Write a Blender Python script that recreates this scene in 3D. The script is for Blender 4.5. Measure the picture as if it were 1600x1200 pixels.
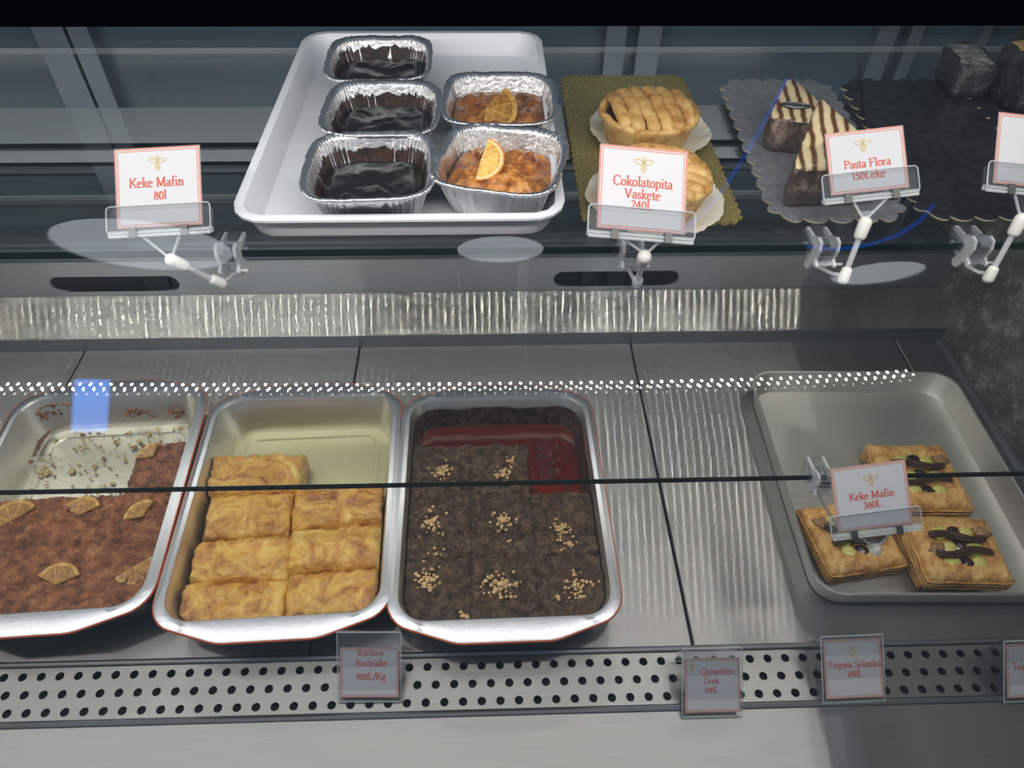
import bpy, math, random
from mathutils import Vector, Matrix, noise

random.seed(7)
S = bpy.context.scene
COL = S.collection
for o in list(bpy.data.objects):
    bpy.data.objects.remove(o)

# ------------------------------------------------------------------ camera
F_PX = 1141.14                       # focal length in pixels of the 1600x1200 frame
R0 = Vector((0.99950828, -0.02978754, 0.00979276))
R1 = Vector((-0.01484263, -0.72456487, -0.68904676))
R2 = Vector((0.02762049, 0.6885626, -0.72465072))
CAM = Vector((0, 0, 0.75))
cd = bpy.data.cameras.new('camera')
cd.sensor_width = 36.0
cd.lens = F_PX / 1600 * 36
cd.clip_start = 0.01
cam = bpy.data.objects.new('camera', cd)
cam.matrix_world = Matrix((
    (R0.x, -R1.x, -R2.x, CAM.x), (R0.y, -R1.y, -R2.y, CAM.y), (R0.z, -R1.z, -R2.z, CAM.z), (0, 0, 0, 1)))
COL.objects.link(cam)
S.camera = cam


def at(u, v, x=None, y=None, z=None):
    """point on the plane x=, y= or z= that the photograph shows at pixel (u, v)"""
    a, b = (u - 800) / F_PX, (v - 600) / F_PX
    d = R0 * a + R1 * b + R2
    t = (z - CAM.z) / d.z if z is not None else (y - CAM.y) / d.y if y is not None else (x - CAM.x) / d.x
    return CAM + d * t


# ------------------------------------------------------------------ light and exposure
S.view_settings.view_transform = 'Standard'
S.view_settings.look = 'None'
S.view_settings.exposure = 0.12
S.view_settings.gamma = 1.0
S.view_settings.use_curve_mapping = False
S.cycles.transparent_max_bounces = 40
S.cycles.max_bounces = 10
S.cycles.glossy_bounces = 5
S.cycles.diffuse_bounces = 3
S.cycles.caustics_reflective = False
S.cycles.caustics_refractive = False
S.cycles.sample_clamp_indirect = 4.0
S.cycles.use_adaptive_sampling = False

W = bpy.data.worlds.new('room_light')
W.use_nodes = True
W.node_tree.nodes['Background'].inputs[0].default_value = (0.62, 0.80, 1.0, 1)
W.node_tree.nodes['Background'].inputs[1].default_value = 0.16
S.world = W

LED_EMIT = 300.0          # the strip under the upper shelf
TOP_WATT = 3.4           # the tube behind the canopy bar


def area(name, loc, rot, sx, sy, watt, color):
    l = bpy.data.lights.new(name, 'AREA')
    l.shape = 'RECTANGLE'
    l.size, l.size_y, l.energy, l.color = sx, sy, watt, color
    o = bpy.data.objects.new(name, l)
    o.location, o.rotation_euler = loc, rot
    COL.objects.link(o)
    return o


area('canopy_tube_light', (-0.25, 0.277, 0.692), (math.radians(28), 0, 0), 1.7, 0.03, TOP_WATT, (1.0, 0.95, 0.88))
area('overhead_fill_light', (-0.25, 0.47, 0.72), (0, 0, 0), 1.7, 0.10, TOP_WATT * 0.5, (1.0, 0.95, 0.88))  # added fill above the upper shelf, softens shade between the containers


# ------------------------------------------------------------------ mesh helpers
class MB:
    def __init__(s):
        s.v, s.f = [], []

    def add(s, vs, fs):
        n = len(s.v)
        s.v += [tuple(p) for p in vs]
        s.f += [tuple(i + n for i in f) for f in fs]
        return s

    def box(s, x0, x1, y0, y1, z0, z1, M=None):
        vs = [Vector((x, y, z)) for z in (z0, z1) for y in (y0, y1) for x in (x0, x1)]
        if M is not None:
            vs = [M @ p for p in vs]
        return s.add(vs, [(0, 2, 3, 1), (4, 5, 7, 6), (0, 1, 5, 4), (2, 6, 7, 3), (0, 4, 6, 2), (1, 3, 7, 5)])

    def loft(s, rings, closed=True, cap0=False, cap1=False):
        n = len(rings[0])
        b = len(s.v)
        for r in rings:
            s.v += [tuple(p) for p in r]
        for i in range(len(rings) - 1):
            for j in range(n if closed else n - 1):
                k = (j + 1) % n
                s.f.append((b + i * n + j, b + i * n + k, b + (i + 1) * n + k, b + (i + 1) * n + j))
        for flag, i in ((cap0, 0), (cap1, len(rings) - 1)):
            if flag:
                c = sum((Vector(p) for p in rings[i]), Vector()) / n
                s.v.append(tuple(c))
                ci = len(s.v) - 1
                for j in range(n):
                    k = (j + 1) % n
                    s.f.append((b + i * n + k, b + i * n + j, ci) if i == 0 else (b + i * n + j, b + i * n + k, ci))
        return s

    def tube(s, pts, r, n=8, cap=True, closed=False, flat=1.0):
        pts = [Vector(p) for p in pts]
        rr = r if isinstance(r, (list, tuple)) else [r] * len(pts)
        rings = []
        m = len(pts)
        up = None
        for i, p in enumerate(pts):
            if closed:
                t = pts[(i + 1) % m] - pts[i - 1]
            else:
                t = pts[min(i + 1, m - 1)] - pts[max(i - 1, 0)]
            t.normalize()
            ref = Vector((0, 0, 1)) if abs(t.z) < 0.9 else Vector((0, 1, 0))
            if up is not None and not closed:
                ref = up
            a = t.cross(ref).normalized()
            b = a.cross(t).normalized()
            up = b
            rings.append([p + (a * math.cos(q) + b * math.sin(q) * flat) * rr[i]
                          for q in (2 * math.pi * k / n for k in range(n))])
        if closed:
            rings.append(rings[0])
            return s.loft(rings)
        return s.loft(rings, True, cap, cap)

    def prism(s, poly, d0, d1):
        """poly: list of points; extruded from +d0 to +d1 (vectors)"""
        d0, d1 = Vector(d0), Vector(d1)
        return s.loft([[Vector(p) + d0 for p in poly], [Vector(p) + d1 for p in poly]], True, True, True)

    def lathe(s, prof, c=(0, 0, 0), n=32, cap0=True, cap1=True, wob=None):
        rings = []
        for (r, z) in prof:
            ring = []
            for k in range(n):
                q = 2 * math.pi * k / n
                rr, zz = (r, z) if wob is None else wob(q, r, z)
                ring.append((c[0] + rr * math.cos(q), c[1] + rr * math.sin(q), c[2] + zz))
            rings.append(ring)
        return s.loft(rings, True, cap0, cap1)

    def xf(s, M):
        s.v = [tuple(M @ Vector(p)) for p in s.v]
        return s

    def obj(s, name, mat, parent=None, smooth=True, loc=None, angle=40):
        me = bpy.data.meshes.new(name)
        me.from_pydata(s.v, [], s.f)
        me.materials.append(mat)
        if smooth:
            me.shade_smooth()
            if angle:
                me.set_sharp_from_angle(angle=math.radians(angle))
        me.update()
        o = bpy.data.objects.new(name, me)
        COL.objects.link(o)
        if parent is not None:
            o.parent = parent
        if loc is not None:
            o.location = loc
        return o


def fixn(o):
    """outward normals"""
    import bmesh
    bm = bmesh.new()
    bm.from_mesh(o.data)
    bmesh.ops.recalc_face_normals(bm, faces=bm.faces)
    bm.to_mesh(o.data)
    bm.free()
    return o


def tag(o, label, cat, group=None):
    o['label'] = label
    o['category'] = cat
    if group:
        o['group'] = group
    return o


def thing(name, label, cat, loc=(0, 0, 0), rz=0.0, group=None):
    o = bpy.data.objects.new(name, None)
    o.empty_display_size = 0.01
    o.location, o.rotation_euler = loc, (0, 0, rz)
    COL.objects.link(o)
    return tag(o, label, cat, group)


def struct(o, label=None):
    o['kind'] = 'structure'
    if label:
        o['label'] = label
    return o


def nz(p, sc, octv=3, seed=0.0):
    return noise.fractal(Vector((p[0] * sc + seed, p[1] * sc + seed * 1.7, (p[2] if len(p) > 2 else 0) * sc)), 1.0, 2.0, octv)


def rrect(a, b, r, n=10):
    """rounded rectangle outline, half sizes a, b"""
    out = []
    for cx, cy, q0 in ((a - r, b - r, 0), (-a + r, b - r, 90), (-a + r, -b + r, 180), (a - r, -b + r, 270)):
        for k in range(n + 1):
            q = math.radians(q0 + 90 * k / n)
            out.append((cx + r * math.cos(q), cy + r * math.sin(q)))
    return out


def rayring(poly, N, q0=0.0):
    """resample a star-shaped outline at N angles"""
    out = []
    m = len(poly)
    for k in range(N):
        q = q0 + 2 * math.pi * k / N
        dx, dy = math.cos(q), math.sin(q)
        best = 0
        for i in range(m):
            ax, ay = poly[i]
            bx, by = poly[(i + 1) % m]
            ex, ey = bx - ax, by - ay
            den = dx * ey - dy * ex
            if abs(den) < 1e-12:
                continue
            t = (ax * ey - ay * ex) / den
            u = (ax * dy - ay * dx) / den
            if t > best and -1e-6 <= u <= 1 + 1e-6:
                best = t
        out.append((dx * best, dy * best))
    return out


# ------------------------------------------------------------------ materials
class NT:
    def __init__(s, name):
        s.m = bpy.data.materials.new(name)
        s.m.use_nodes = True
        s.t = s.m.node_tree
        s.t.nodes.clear()
        s.out = s.n('ShaderNodeOutputMaterial')

    def n(s, typ, **kw):
        nd = s.t.nodes.new(typ)
        for k, v in kw.items():
            setattr(nd, k, v)
        return nd

    def l(s, a, b):
        s.t.links.new(a, b)

    def noise(s, scale, detail=4, rough=0.6, stretch=None, dist=0.0):
        tc = s.n('ShaderNodeTexCoord')
        src = tc.outputs['Object']
        if stretch:
            mp = s.n('ShaderNodeMapping')
            mp.inputs['Scale'].default_value = stretch
            s.l(src, mp.inputs[0])
            src = mp.outputs[0]
        nt = s.n('ShaderNodeTexNoise')
        nt.inputs['Scale'].default_value = scale
        nt.inputs['Detail'].default_value = detail
        nt.inputs['Roughness'].default_value = rough
        nt.inputs['Distortion'].default_value = dist
        s.l(src, nt.inputs['Vector'])
        return nt.outputs['Fac']

    def ramp(s, fac, stops):
        r = s.n('ShaderNodeValToRGB')
        e = r.color_ramp.elements
        while len(e) < len(stops):
            e.new(0.5)
        for el, (p, c) in zip(e, stops):
            el.position = p
            el.color = (*c, 1) if len(c) == 3 else c
        s.l(fac, r.inputs[0])
        return r.outputs[0]

    def math(s, op, a, b=None):
        m = s.n('ShaderNodeMath', operation=op)
        for i, x in enumerate((a, b)):
            if x is None:
                continue
            if isinstance(x, (int, float)):
                m.inputs[i].default_value = x
            else:
                s.l(x, m.inputs[i])
        return m.outputs[0]

    def bump(s, fac, strength, dist, prev=None):
        b = s.n('ShaderNodeBump')
        b.inputs['Strength'].default_value = strength
        b.inputs['Distance'].default_value = dist
        s.l(fac, b.inputs['Height'])
        if prev is not None:
            s.l(prev, b.inputs['Normal'])
        return b.outputs[0]

    def pbr(s, color, rough, metal=0.0, coat=0.0, normal=None, coat_rough=0.08, spec=0.5, sss=0.0, aniso=0.0, tangent=None):
        p = s.n('ShaderNodeBsdfPrincipled')
        for key, val in (('Base Color', color), ('Roughness', rough), ('Metallic', metal)):
            if isinstance(val, (int, float)):
                p.inputs[key].default_value = val
            elif isinstance(val, tuple):
                p.inputs[key].default_value = (*val, 1)
            else:
                s.l(val, p.inputs[key])
        p.inputs['Coat Weight'].default_value = coat
        p.inputs['Coat Roughness'].default_value = coat_rough
        p.inputs['Specular IOR Level'].default_value = spec
        if sss:
            p.inputs['Subsurface Weight'].default_value = sss
            p.inputs['Subsurface Scale'].default_value = 0.004
            p.inputs['Subsurface Radius'].default_value = (1, 0.5, 0.25)
        p.inputs['Anisotropic'].default_value = aniso
        if tangent is not None:
            cx = s.n('ShaderNodeCombineXYZ')
            for i in range(3):
                cx.inputs[i].default_value = tangent[i]
            s.l(cx.outputs[0], p.inputs['Tangent'])
        if normal is not None:
            s.l(normal, p.inputs['Normal'])
            if coat:
                s.l(normal, p.inputs['Coat Normal'])
        return p.outputs[0]

    def mix(s, fac, a, b):
        m = s.n('ShaderNodeMixShader')
        if isinstance(fac, (int, float)):
            m.inputs[0].default_value = fac
        else:
            s.l(fac, m.inputs[0])
        s.l(a, m.inputs[1])
        s.l(b, m.inputs[2])
        return m.outputs[0]

    def done(s, sh):
        s.l(sh, s.out.inputs[0])
        return s.m


def plain(name, color, rough=0.5, metal=0.0, coat=0.0, spec=0.5):
    t = NT(name)
    return t.done(t.pbr(color, rough, metal, coat, spec=spec))


def food(name, stops, scale, rough=0.5, coat=0.0, bumps=((300, 0.5, 0.001),), detail=6, metal=0.0, sss=0.0, dist=0.0, coat_rough=0.1, nrough=0.65):
    t = NT(name)
    c = t.ramp(t.noise(scale, detail, nrough, dist=dist), [(0.5 + (q - 0.5) * 0.62, k) for q, k in stops])
    nrm = None
    for sc, st, ds in bumps:
        nrm = t.bump(t.noise(sc, 5, 0.65), st, ds, nrm)
    return t.done(t.pbr(c, rough, metal, coat, nrm, coat_rough, sss=sss))


def steel(name, color, aniso_r=0.22, wide_r=0.42, mixf=0.5, tangent=(0, 1, 0), stretch=(1.5, 160, 160)):
    t = NT(name)
    g = t.noise(8, 6, 0.7, stretch=stretch)
    c = t.ramp(g, [(0.3, tuple(x * 0.82 for x in color)), (0.7, color)])
    nb = t.bump(t.noise(12, 2, 0.5), 0.02, 0.002)
    # the brushing: almost mirror-like along the grain, widely scattering across it
    gl = t.n('ShaderNodeBsdfAnisotropic')
    gl.distribution = 'BECKMANN'
    gl.inputs['Roughness'].default_value = aniso_r
    gl.inputs['Anisotropy'].default_value = 0.9
    t.l(c, gl.inputs['Color'])
    t.l(nb, gl.inputs['Normal'])
    cx = t.n('ShaderNodeCombineXYZ')
    cx.inputs[0].default_value = 1.0
    t.l(cx.outputs[0], gl.inputs['Tangent'])
    a = gl.outputs[0]
    b = t.pbr(c, wide_r, 1.0, aniso=0.6, tangent=tangent)
    return t.done(t.mix(mixf, b, a))


def glassy(name, tint, refl_rough=0.0, haze=0.0, haze_col=(0.8, 0.85, 0.85), f0=0.04):
    """sheet glass: clear transmission with a tint, Schlick reflection, a little surface haze"""
    t = NT(name)
    lw = t.n('ShaderNodeLayerWeight')
    lw.inputs[0].default_value = 0.5
    f5 = t.math('POWER', lw.outputs['Facing'], 5.0)
    fr = t.math('ADD', t.math('MULTIPLY', f5, 1 - f0), f0)
    tr = t.n('ShaderNodeBsdfTransparent')
    tr.inputs[0].default_value = (*tint, 1)
    gl = t.n('ShaderNodeBsdfGlossy')
    gl.inputs['Roughness'].default_value = refl_rough
    gl.inputs['Color'].default_value = (1, 1, 1, 1)
    base = tr.outputs[0]
    if haze:
        df = t.n('ShaderNodeBsdfDiffuse')
        df.inputs[0].default_value = (*haze_col, 1)
        base = t.mix(haze, base, df.outputs[0])
    return t.done(t.mix(fr, base, gl.outputs[0]))


def emis(name, color, strength):
    t = NT(name)
    e = t.n('ShaderNodeEmission')
    e.inputs[0].default_value = (*color, 1)
    e.inputs[1].default_value = strength
    return t.done(e.outputs[0])


M_deck = steel('brushed_deck_steel', (0.41, 0.405, 0.395), 0.178, 0.6, 0.58)
M_slope = steel('brushed_slope_steel', (0.40, 0.395, 0.37), 0.178, 0.5, 0.88, tangent=(0, 0.84, 0.54))
M_back = steel('brushed_back_steel', (0.66, 0.68, 0.70), 0.3, 0.55, 0.3, tangent=(0, 0, 1))
M_plate = steel('led_plate_aluminium', (0.50, 0.52, 0.52), 0.3, 0.5, 0.4)
M_frame = plain('door_frame_aluminium', (0.20, 0.24, 0.30), 0.4, 0.6)
M_dark = plain('dark_cavity', (0.006, 0.007, 0.010), 0.6)
M_canopy = plain('black_canopy', (0.002, 0.002, 0.005), 0.6, spec=0.1)
M_door = plain('dark_door_glass', (0.070, 0.105, 0.140), 0.15)
M_rail = plain('rolled_steel_edge', (0.30, 0.32, 0.35), 0.35, 0.9)
M_glass = glassy('clear_shelf_glass', (0.968, 0.985, 0.982))
M_glassb = glassy('shelf_glass_underside', (1, 1, 1), f0=0.008)
M_front = glassy('front_pane_glass', (0.985, 0.995, 1.0))
M_gedge = glassy('green_glass_edge', (0.02, 0.06, 0.055), 0.05, 0.95, (0.005, 0.017, 0.016), 0.02)
M_acryl = glassy('clear_acrylic', (0.93, 0.94, 0.95), 0.0, 0.02, (0.9, 0.93, 0.95), 0.06)
M_acrylw = glassy('milky_acrylic', (0.93, 0.94, 0.95), 0.12, 0.42, (0.92, 0.94, 0.95), 0.08)
M_joint = plain('white_nylon', (0.80, 0.79, 0.74), 0.35)
M_clipm = plain('spring_steel', (0.10, 0.10, 0.10), 0.45, 0.7)
M_paper = plain('white_card_paper', (0.58, 0.575, 0.61), 0.55)
M_red = plain('red_print', (0.62, 0.10, 0.06), 0.6)
M_border = plain('orange_red_print', (0.66, 0.20, 0.12), 0.6)
M_gold = plain('gold_print', (0.62, 0.50, 0.22), 0.6)
M_led = emis('led_emission', (1.0, 0.94, 0.84), LED_EMIT)
M_led2 = emis('dim_led_emission', (1.0, 0.94, 0.84), LED_EMIT * 0.12)


def wall_stone():
    t = NT('speckled_dark_wall')
    c = t.ramp(t.noise(26, 8, 0.75), [(0.38, (0.05, 0.06, 0.05)), (0.52, (0.13, 0.145, 0.12)), (0.64, (0.36, 0.39, 0.33))])
    sp = t.ramp(t.noise(170, 3, 0.6), [(0.60, (0, 0, 0)), (0.66, (0.30, 0.30, 0.27))])
    ad = t.n('ShaderNodeMix', data_type='RGBA', blend_type='ADD')
    ad.inputs[0].default_value = 0.6
    t.l(c, ad.inputs[6])
    t.l(sp, ad.inputs[7])
    return t.done(t.pbr(ad.outputs[2], 0.3))


M_wall = wall_stone()

# ------------------------------------------------------------------ the case
XL, XR = -1.1, 0.68
Y_STRIP0, Y_STRIP1, Y_RISE, Y_DOOR = 0.263, 0.3235, 0.793, 0.93

floor = struct(MB().box(XL, XR, -0.2, 0.95, -0.08, -0.06).obj('floor', M_dark, smooth=False), 'stainless steel deck of the display case')
seams = [XL, -0.999, -0.597, -0.195, 0.209, 0.611, XR]
for a, b in zip(seams, seams[1:]):
    m = MB()
    m.loft([[(a + d, Y_STRIP1 + 0.003, z), (b - d, Y_STRIP1 + 0.003, z), (b - d, Y_RISE + 0.02, z), (a + d, Y_RISE + 0.02, z)]
            for d, z in ((0.001, -0.012), (0.001, -0.0012), (0.0022, 0.0))], True, True, True)
    fixn(m.obj('panel', M_deck, floor, smooth=False))
m = MB().box(XL, XR, -0.19, Y_STRIP0 - 0.003, -0.012, 0)
m.obj('front_panel', M_deck, floor, smooth=False)


def perforated():
    m = MB()
    ys = [at(10, 1059, z=0).y, at(20, 1087, z=0).y, at(30, 1115, z=0).y]
    pitch, r, n = 0.0187, 0.0043, 16
    edges = [Y_STRIP1 - 0.004, (ys[0] + ys[1]) / 2, (ys[1] + ys[2]) / 2, Y_STRIP0 + 0.004]
    x_ref = at(35, 1059, z=0).x
    for row in range(3):
        y1, y0 = edges[row], edges[row + 1]
        off = x_ref + (pitch / 2 if row == 1 else 0)
        k0 = math.floor((XL - off) / pitch) + 1
        k1 = math.floor((XR - off) / pitch) - 1
        cy = ys[row]
        for k in range(k0, k1 + 1):
            cx = off + k * pitch
            hole, rect, low = [], [], []
            for j in range(n):
                q = 2 * math.pi * (j + 0.5) / n
                dx, dy = math.cos(q), math.sin(q)
                hole.append((cx + r * dx, cy + r * dy, 0.0))
                low.append((cx + r * dx, cy + r * dy, -0.003))
                t = min(pitch / 2 / abs(dx), ((y1 - cy) if dy > 0 else (cy - y0)) / abs(dy))
                rect.append((cx + t * dx, cy + t * dy, 0.0))
            # snap the ray nearest each corner to the corner
            for sx in (-1, 1):
                for sy, yy in ((1, y1), (-1, y0)):
                    c = (cx + sx * pitch / 2, yy)
                    j = min(range(n), key=lambda i: (rect[i][0] - c[0]) ** 2 + (rect[i][1] - c[1]) ** 2)
                    rect[j] = (c[0], c[1], 0.0)
            m.loft([low, hole, rect])
    return m


ps = struct(perforated().obj('trim_1', M_deck, smooth=True, angle=30), 'perforated steel air return strip with three rows of round holes')
for yy in (Y_STRIP0, Y_STRIP1):
    MB().tube([(XL, yy, 0.0), (XR, yy, 0.0)], 0.0034, 8).obj('rolled_edge', M_rail, ps)

# sloped air-outlet panel at the back with its front lip
SL = Vector((0, math.cos(math.radians(33)), math.sin(math.radians(33))))
p0 = Vector((0, Y_RISE, 0.022))
p1 = p0 + SL * 0.065
sl = MB().prism([(XL, Y_RISE, 0.022), (XL, p1.y, p1.z), (XL, p1.y, 0.0), (XL, Y_RISE + 0.004, 0.0)], (0, 0, 0), (XR - XL, 0, 0)).obj('trim_2', M_slope, smooth=False)
fixn(struct(sl, 'sloping brushed steel panel along the back of the deck'))
MB().box(XL, XR, Y_RISE - 0.001, Y_RISE + 0.003, 0.0005, 0.0225).obj('front_lip', M_rail, sl, smooth=False)

# slotted panel behind it
YB = p1.y + 0.002
ZT = at(800, 402, y=YB).z
slots = []
for (ua, va), (ub, vb) in (((78, 443), (280, 443)), ((865, 437), (1060, 437))):
    A, B = at(ua, va, y=YB), at(ub, vb, y=YB)
    slots.append(((A.x + B.x) / 2, (A.z + B.z) / 2, (B.x - A.x) / 2))
slots.insert(0, (2 * slots[0][0] - slots[1][0], slots[0][1], slots[0][2]))
sh = 0.0135
m = MB()
xe = [XL] + [(slots[0][0] + slots[1][0]) / 2, (slots[1][0] + slots[2][0]) / 2, XR]
sz = sum(s[1] for s in slots) / 3
z0, z1 = p1.z - 0.004, ZT
for i, (cx, _, hw) in enumerate(slots):
    n = 40
    out = []
    for k in range(8 + 1):
        q = math.radians(-90 + 180 * k / 8)
        out.append((hw - sh + sh * math.cos(q), sh * math.sin(q)))
    out += [(-x, -y) for x, y in out]
    cc = max(xe[i], cx - 0.35)
    hole = rayring(out, 480)
    rc = [(xe[i + 1] - cx, z1 - sz), (xe[i] - cx, z1 - sz), (xe[i] - cx, z0 - sz), (xe[i + 1] - cx, z0 - sz)]
    rect = rayring(rc, 480)
    for c in rc:
        j = min(range(480), key=lambda a: (rect[a][0] - c[0]) ** 2 + (rect[a][1] - c[1]) ** 2)
        rect[j] = c
    m.loft([[(cx + x, YB + 0.004, sz + z) for x, z in hole], [(cx + x, YB, sz + z) for x, z in hole], [(cx + x, YB, sz + z) for x, z in rect]])
sp = struct(m.obj('trim_3', M_back, smooth=False), 'steel back panel with long oval air slots')
MB().box(XL, XR, YB + 0.03, YB + 0.035, 0, ZT - 0.001).obj('duct_back', M_dark, sp, smooth=False)
led = MB()
led.box(XL, XR, YB - 0.001, Y_DOOR + 0.004, ZT, ZT + 0.003)
led.box(XL, XR, YB + 0.012, YB + 0.02, ZT + 0.003, ZT + 0.012)
led.box(XL, XR, YB + 0.034, YB + 0.042, ZT + 0.003, ZT + 0.012)
struct(led.obj('trim_4', M_rail, smooth=False), 'steel sliding door track behind the slotted panel')

# back doors with aluminium frames
wb = struct(MB().box(XL, XR, Y_DOOR + 0.02, Y_DOOR + 0.035, 0, 0.78).obj('wall_back', M_door, smooth=False), 'dark glass sliding doors at the back of the case')
for u0, u1, v in ((55, 104, 60), (110, 142, 60), (945, 976, 80), (995, 1030, 80), (1370, 1400, 60), (1420, 1440, 60), (1530, 1545, 60)):
    A, B = at(u0, v, y=Y_DOOR), at(u1, v, y=Y_DOOR)
    MB().box(A.x, B.x, Y_DOOR, Y_DOOR + 0.02, ZT + 0.003, 0.78).obj('door_frame', M_frame, wb, smooth=False)
for z in (0.155, 0.205):
    MB().box(XL, XR, Y_DOOR + 0.008, Y_DOOR + 0.02, z, z + 0.006).obj('door_rail', M_rail, wb, smooth=False)

wr = struct(MB().box(XR, XR + 0.02, -0.2, 0.97, -0.06, 0.72).obj('wall_right', M_wall, smooth=False), 'dark speckled end wall of the case')
MB().box(XR - 0.003, XR, Y_STRIP1, 0.92, 0.0, 0.006).obj('sealing_strip', M_rail, wr, smooth=False)
struct(MB().box(XL - 0.02, XL, -0.2, 0.97, -0.06, 0.72).obj('wall_left', M_wall, smooth=False), 'far end wall of the case')

# canopy bar across the top and the slanted front pane below it
bar = MB().prism([(XL, 0.235, 0.6628), (XL, 0.252, 0.6628), (XL, 0.252, 0.72), (XL, 0.252, 0.82), (XL, 0.235, 0.82)], (0, 0, 0), (XR - XL + 0.02, 0, 0)).obj('trim_5', M_canopy, smooth=False)
fixn(struct(bar, 'black canopy bar across the top of the front glass'))
TILT = math.radians(27)
gp = Vector((0, 0.256, 0.664))
gd = Vector((0, -math.sin(TILT), -math.cos(TILT)))
gn = Vector((0, -math.cos(TILT), math.sin(TILT)))
q = [gp, gp + gd * 0.80, gp + gd * 0.80 + gn * 0.006, gp + gn * 0.006]
fg = MB().prism([(XL, p.y, p.z) for p in q], (0, 0, 0), (XR - XL, 0, 0)).obj('window_1', M_front, smooth=False)
fixn(struct(fg, 'slanted front glass pane of the display case'))


def glass_shelf(name, label, y0, y1, ztop, xr=XR - 0.004):
    t = thing(name, label, 'glass shelf', (0, (y0 + y1) / 2, ztop))
    th = 0.006
    dy = (y1 - y0) / 2
    pn = MB().box(XL + 0.003, xr, -dy + 0.0012, dy - 0.0012, -th, 0).obj('pane', M_glass, t, smooth=False)
    pn.data.materials.append(M_glassb)
    pn.data.polygons[0].material_index = 1
    MB().box(XL + 0.003, xr, -dy, -dy + 0.0012, -th, 0).obj('front_edge', M_gedge, t, smooth=False)
    MB().box(XL + 0.003, xr, dy - 0.0012, dy, -th, 0).obj('back_edge', M_acrylw, t, smooth=False)
    return t


ZU, ZLO = 0.40, 0.19
glass_shelf('glass_shelf', 'upper clear glass shelf holding the white tray and cake boards', 0.483, 0.879, ZU)
glass_shelf('glass_shelf', 'lower empty clear glass shelf above the baking pans', 0.4055, 0.905, ZLO)

# LED bar under the upper shelf
lt = thing('led_bar', 'aluminium lighting bar with rows of small lamps under the upper glass shelf', 'light', (0, 0.70, 0.392))
MB().box(XL + 0.003, 0.66, -0.028, 0.047, -0.005, 0.0).obj('mounting_plate', M_plate, lt, smooth=False)
MB().box(XL + 0.003, 0.66, -0.064, -0.042, -0.004, 0.0).obj('plate_lip', M_plate, lt, smooth=False)
MB().box(XL + 0.003, 0.66, -0.042, -0.028, -0.008, -0.005).obj('plate_web', M_rail, lt, smooth=False)
pts = [(-1.1, .733), (-.70, .7308), (-.426, .7239), (-.154, .7183), (.213, .7158), (.40, .7184), (.55, .726), (.6214, .7321)]


def led_y(x):
    for (xa, ya), (xb, yb) in zip(pts, pts[1:]):
        if xa <= x <= xb:
            return ya + (yb - ya) * (x - xa) / (xb - xa)
    return pts[-1][1]


strip = MB()
dots = MB()
dim = MB()
k = 0
x = -1.09
path = []
while x < 0.618:
    y = led_y(x) - 0.70
    path.append((x, y))
    for row in (0, 1):
        xx, yy = x + row * 0.00725, y + (0.002 if row == 0 else -0.006)
        h = 0.0015
        (dots if row == 0 else dim).add([(xx - h, yy - h * 1.5, -0.0066), (xx - h, yy + h * 1.5, -0.0066), (xx + h, yy + h * 1.5, -0.0066), (xx + h, yy - h * 1.5, -0.0066)], [(0, 1, 2, 3)])
    x += 0.0145
strip.loft([[(x, y - 0.012, -0.006), (x, y + 0.008, -0.006), (x, y + 0.008, -0.0052), (x, y - 0.012, -0.0052)] for x, y in path[::4]], True, True, True)
strip.obj('strip_tape', M_paper, lt, smooth=False)
d = dots.obj('lamp_dots', M_led, lt, smooth=False)
d['kind'] = 'stuff'
d = dim.obj('small_lamp_dots', M_led2, lt, smooth=False)
d['kind'] = 'stuff'

# ------------------------------------------------------------------ food and foil materials
def foil_mat(name, color=(0.92, 0.92, 0.93), rough=0.34, bs=0.7):
    t = NT(name)
    n1 = t.bump(t.noise(220, 4, 0.6), bs, 0.0012)
    return t.done(t.pbr(color, rough, 1.0, normal=n1))


M_foil = foil_mat('crinkled_foil')
M_pan = foil_mat('pan_aluminium', (0.82, 0.81, 0.76), 0.36, 0.14)
M_panrim = foil_mat('pan_rim_aluminium', (0.60, 0.62, 0.66), 0.34, 0.2)
M_panout = plain('pan_dark_coating', (0.020, 0.016, 0.024), 0.28, 0.0, 0.4)
M_copper = plain('copper_rim_line', (0.50, 0.11, 0.045), 0.35, 0.3)
M_tray = steel('worn_tray_aluminium', (0.80, 0.79, 0.755), 0.3, 0.58, 0.3)
M_plastic = plain('white_plastic', (0.88, 0.90, 0.95), 0.28, spec=0.5)
M_choc = food('dark_chocolate_glaze', [(0.3, (0.005, 0.004, 0.0035)), (0.7, (0.016, 0.010, 0.008))], 120, 0.26, 0.25, ((90, 0.12, 0.002), (600, 0.25, 0.0006)))
M_chocsmear = food('chocolate_smear', [(0.40, (0.012, 0.006, 0.004)), (0.70, (0.085, 0.030, 0.012))], 300, 0.35, 0.3, ((500, 0.3, 0.0006),))
M_orange = food('glazed_orange_sponge', [(0.28, (0.17, 0.042, 0.006)), (0.5, (0.46, 0.155, 0.022)), (0.72, (0.72, 0.33, 0.075))], 75, 0.35, 0.5, ((120, 0.5, 0.003), (520, 0.35, 0.001)))
M_orange2 = food('dark_orange_sponge', [(0.3, (0.13, 0.038, 0.009)), (0.55, (0.34, 0.12, 0.028)), (0.75, (0.46, 0.20, 0.05))], 60, 0.4, 0.4, ((420, 0.5, 0.0012),))
M_rind = food('orange_rind', [(0.3, (0.62, 0.20, 0.02)), (0.7, (0.80, 0.34, 0.04))], 300, 0.4, 0.3)
M_pith = plain('citrus_pith', (0.82, 0.66, 0.36), 0.5)
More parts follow.
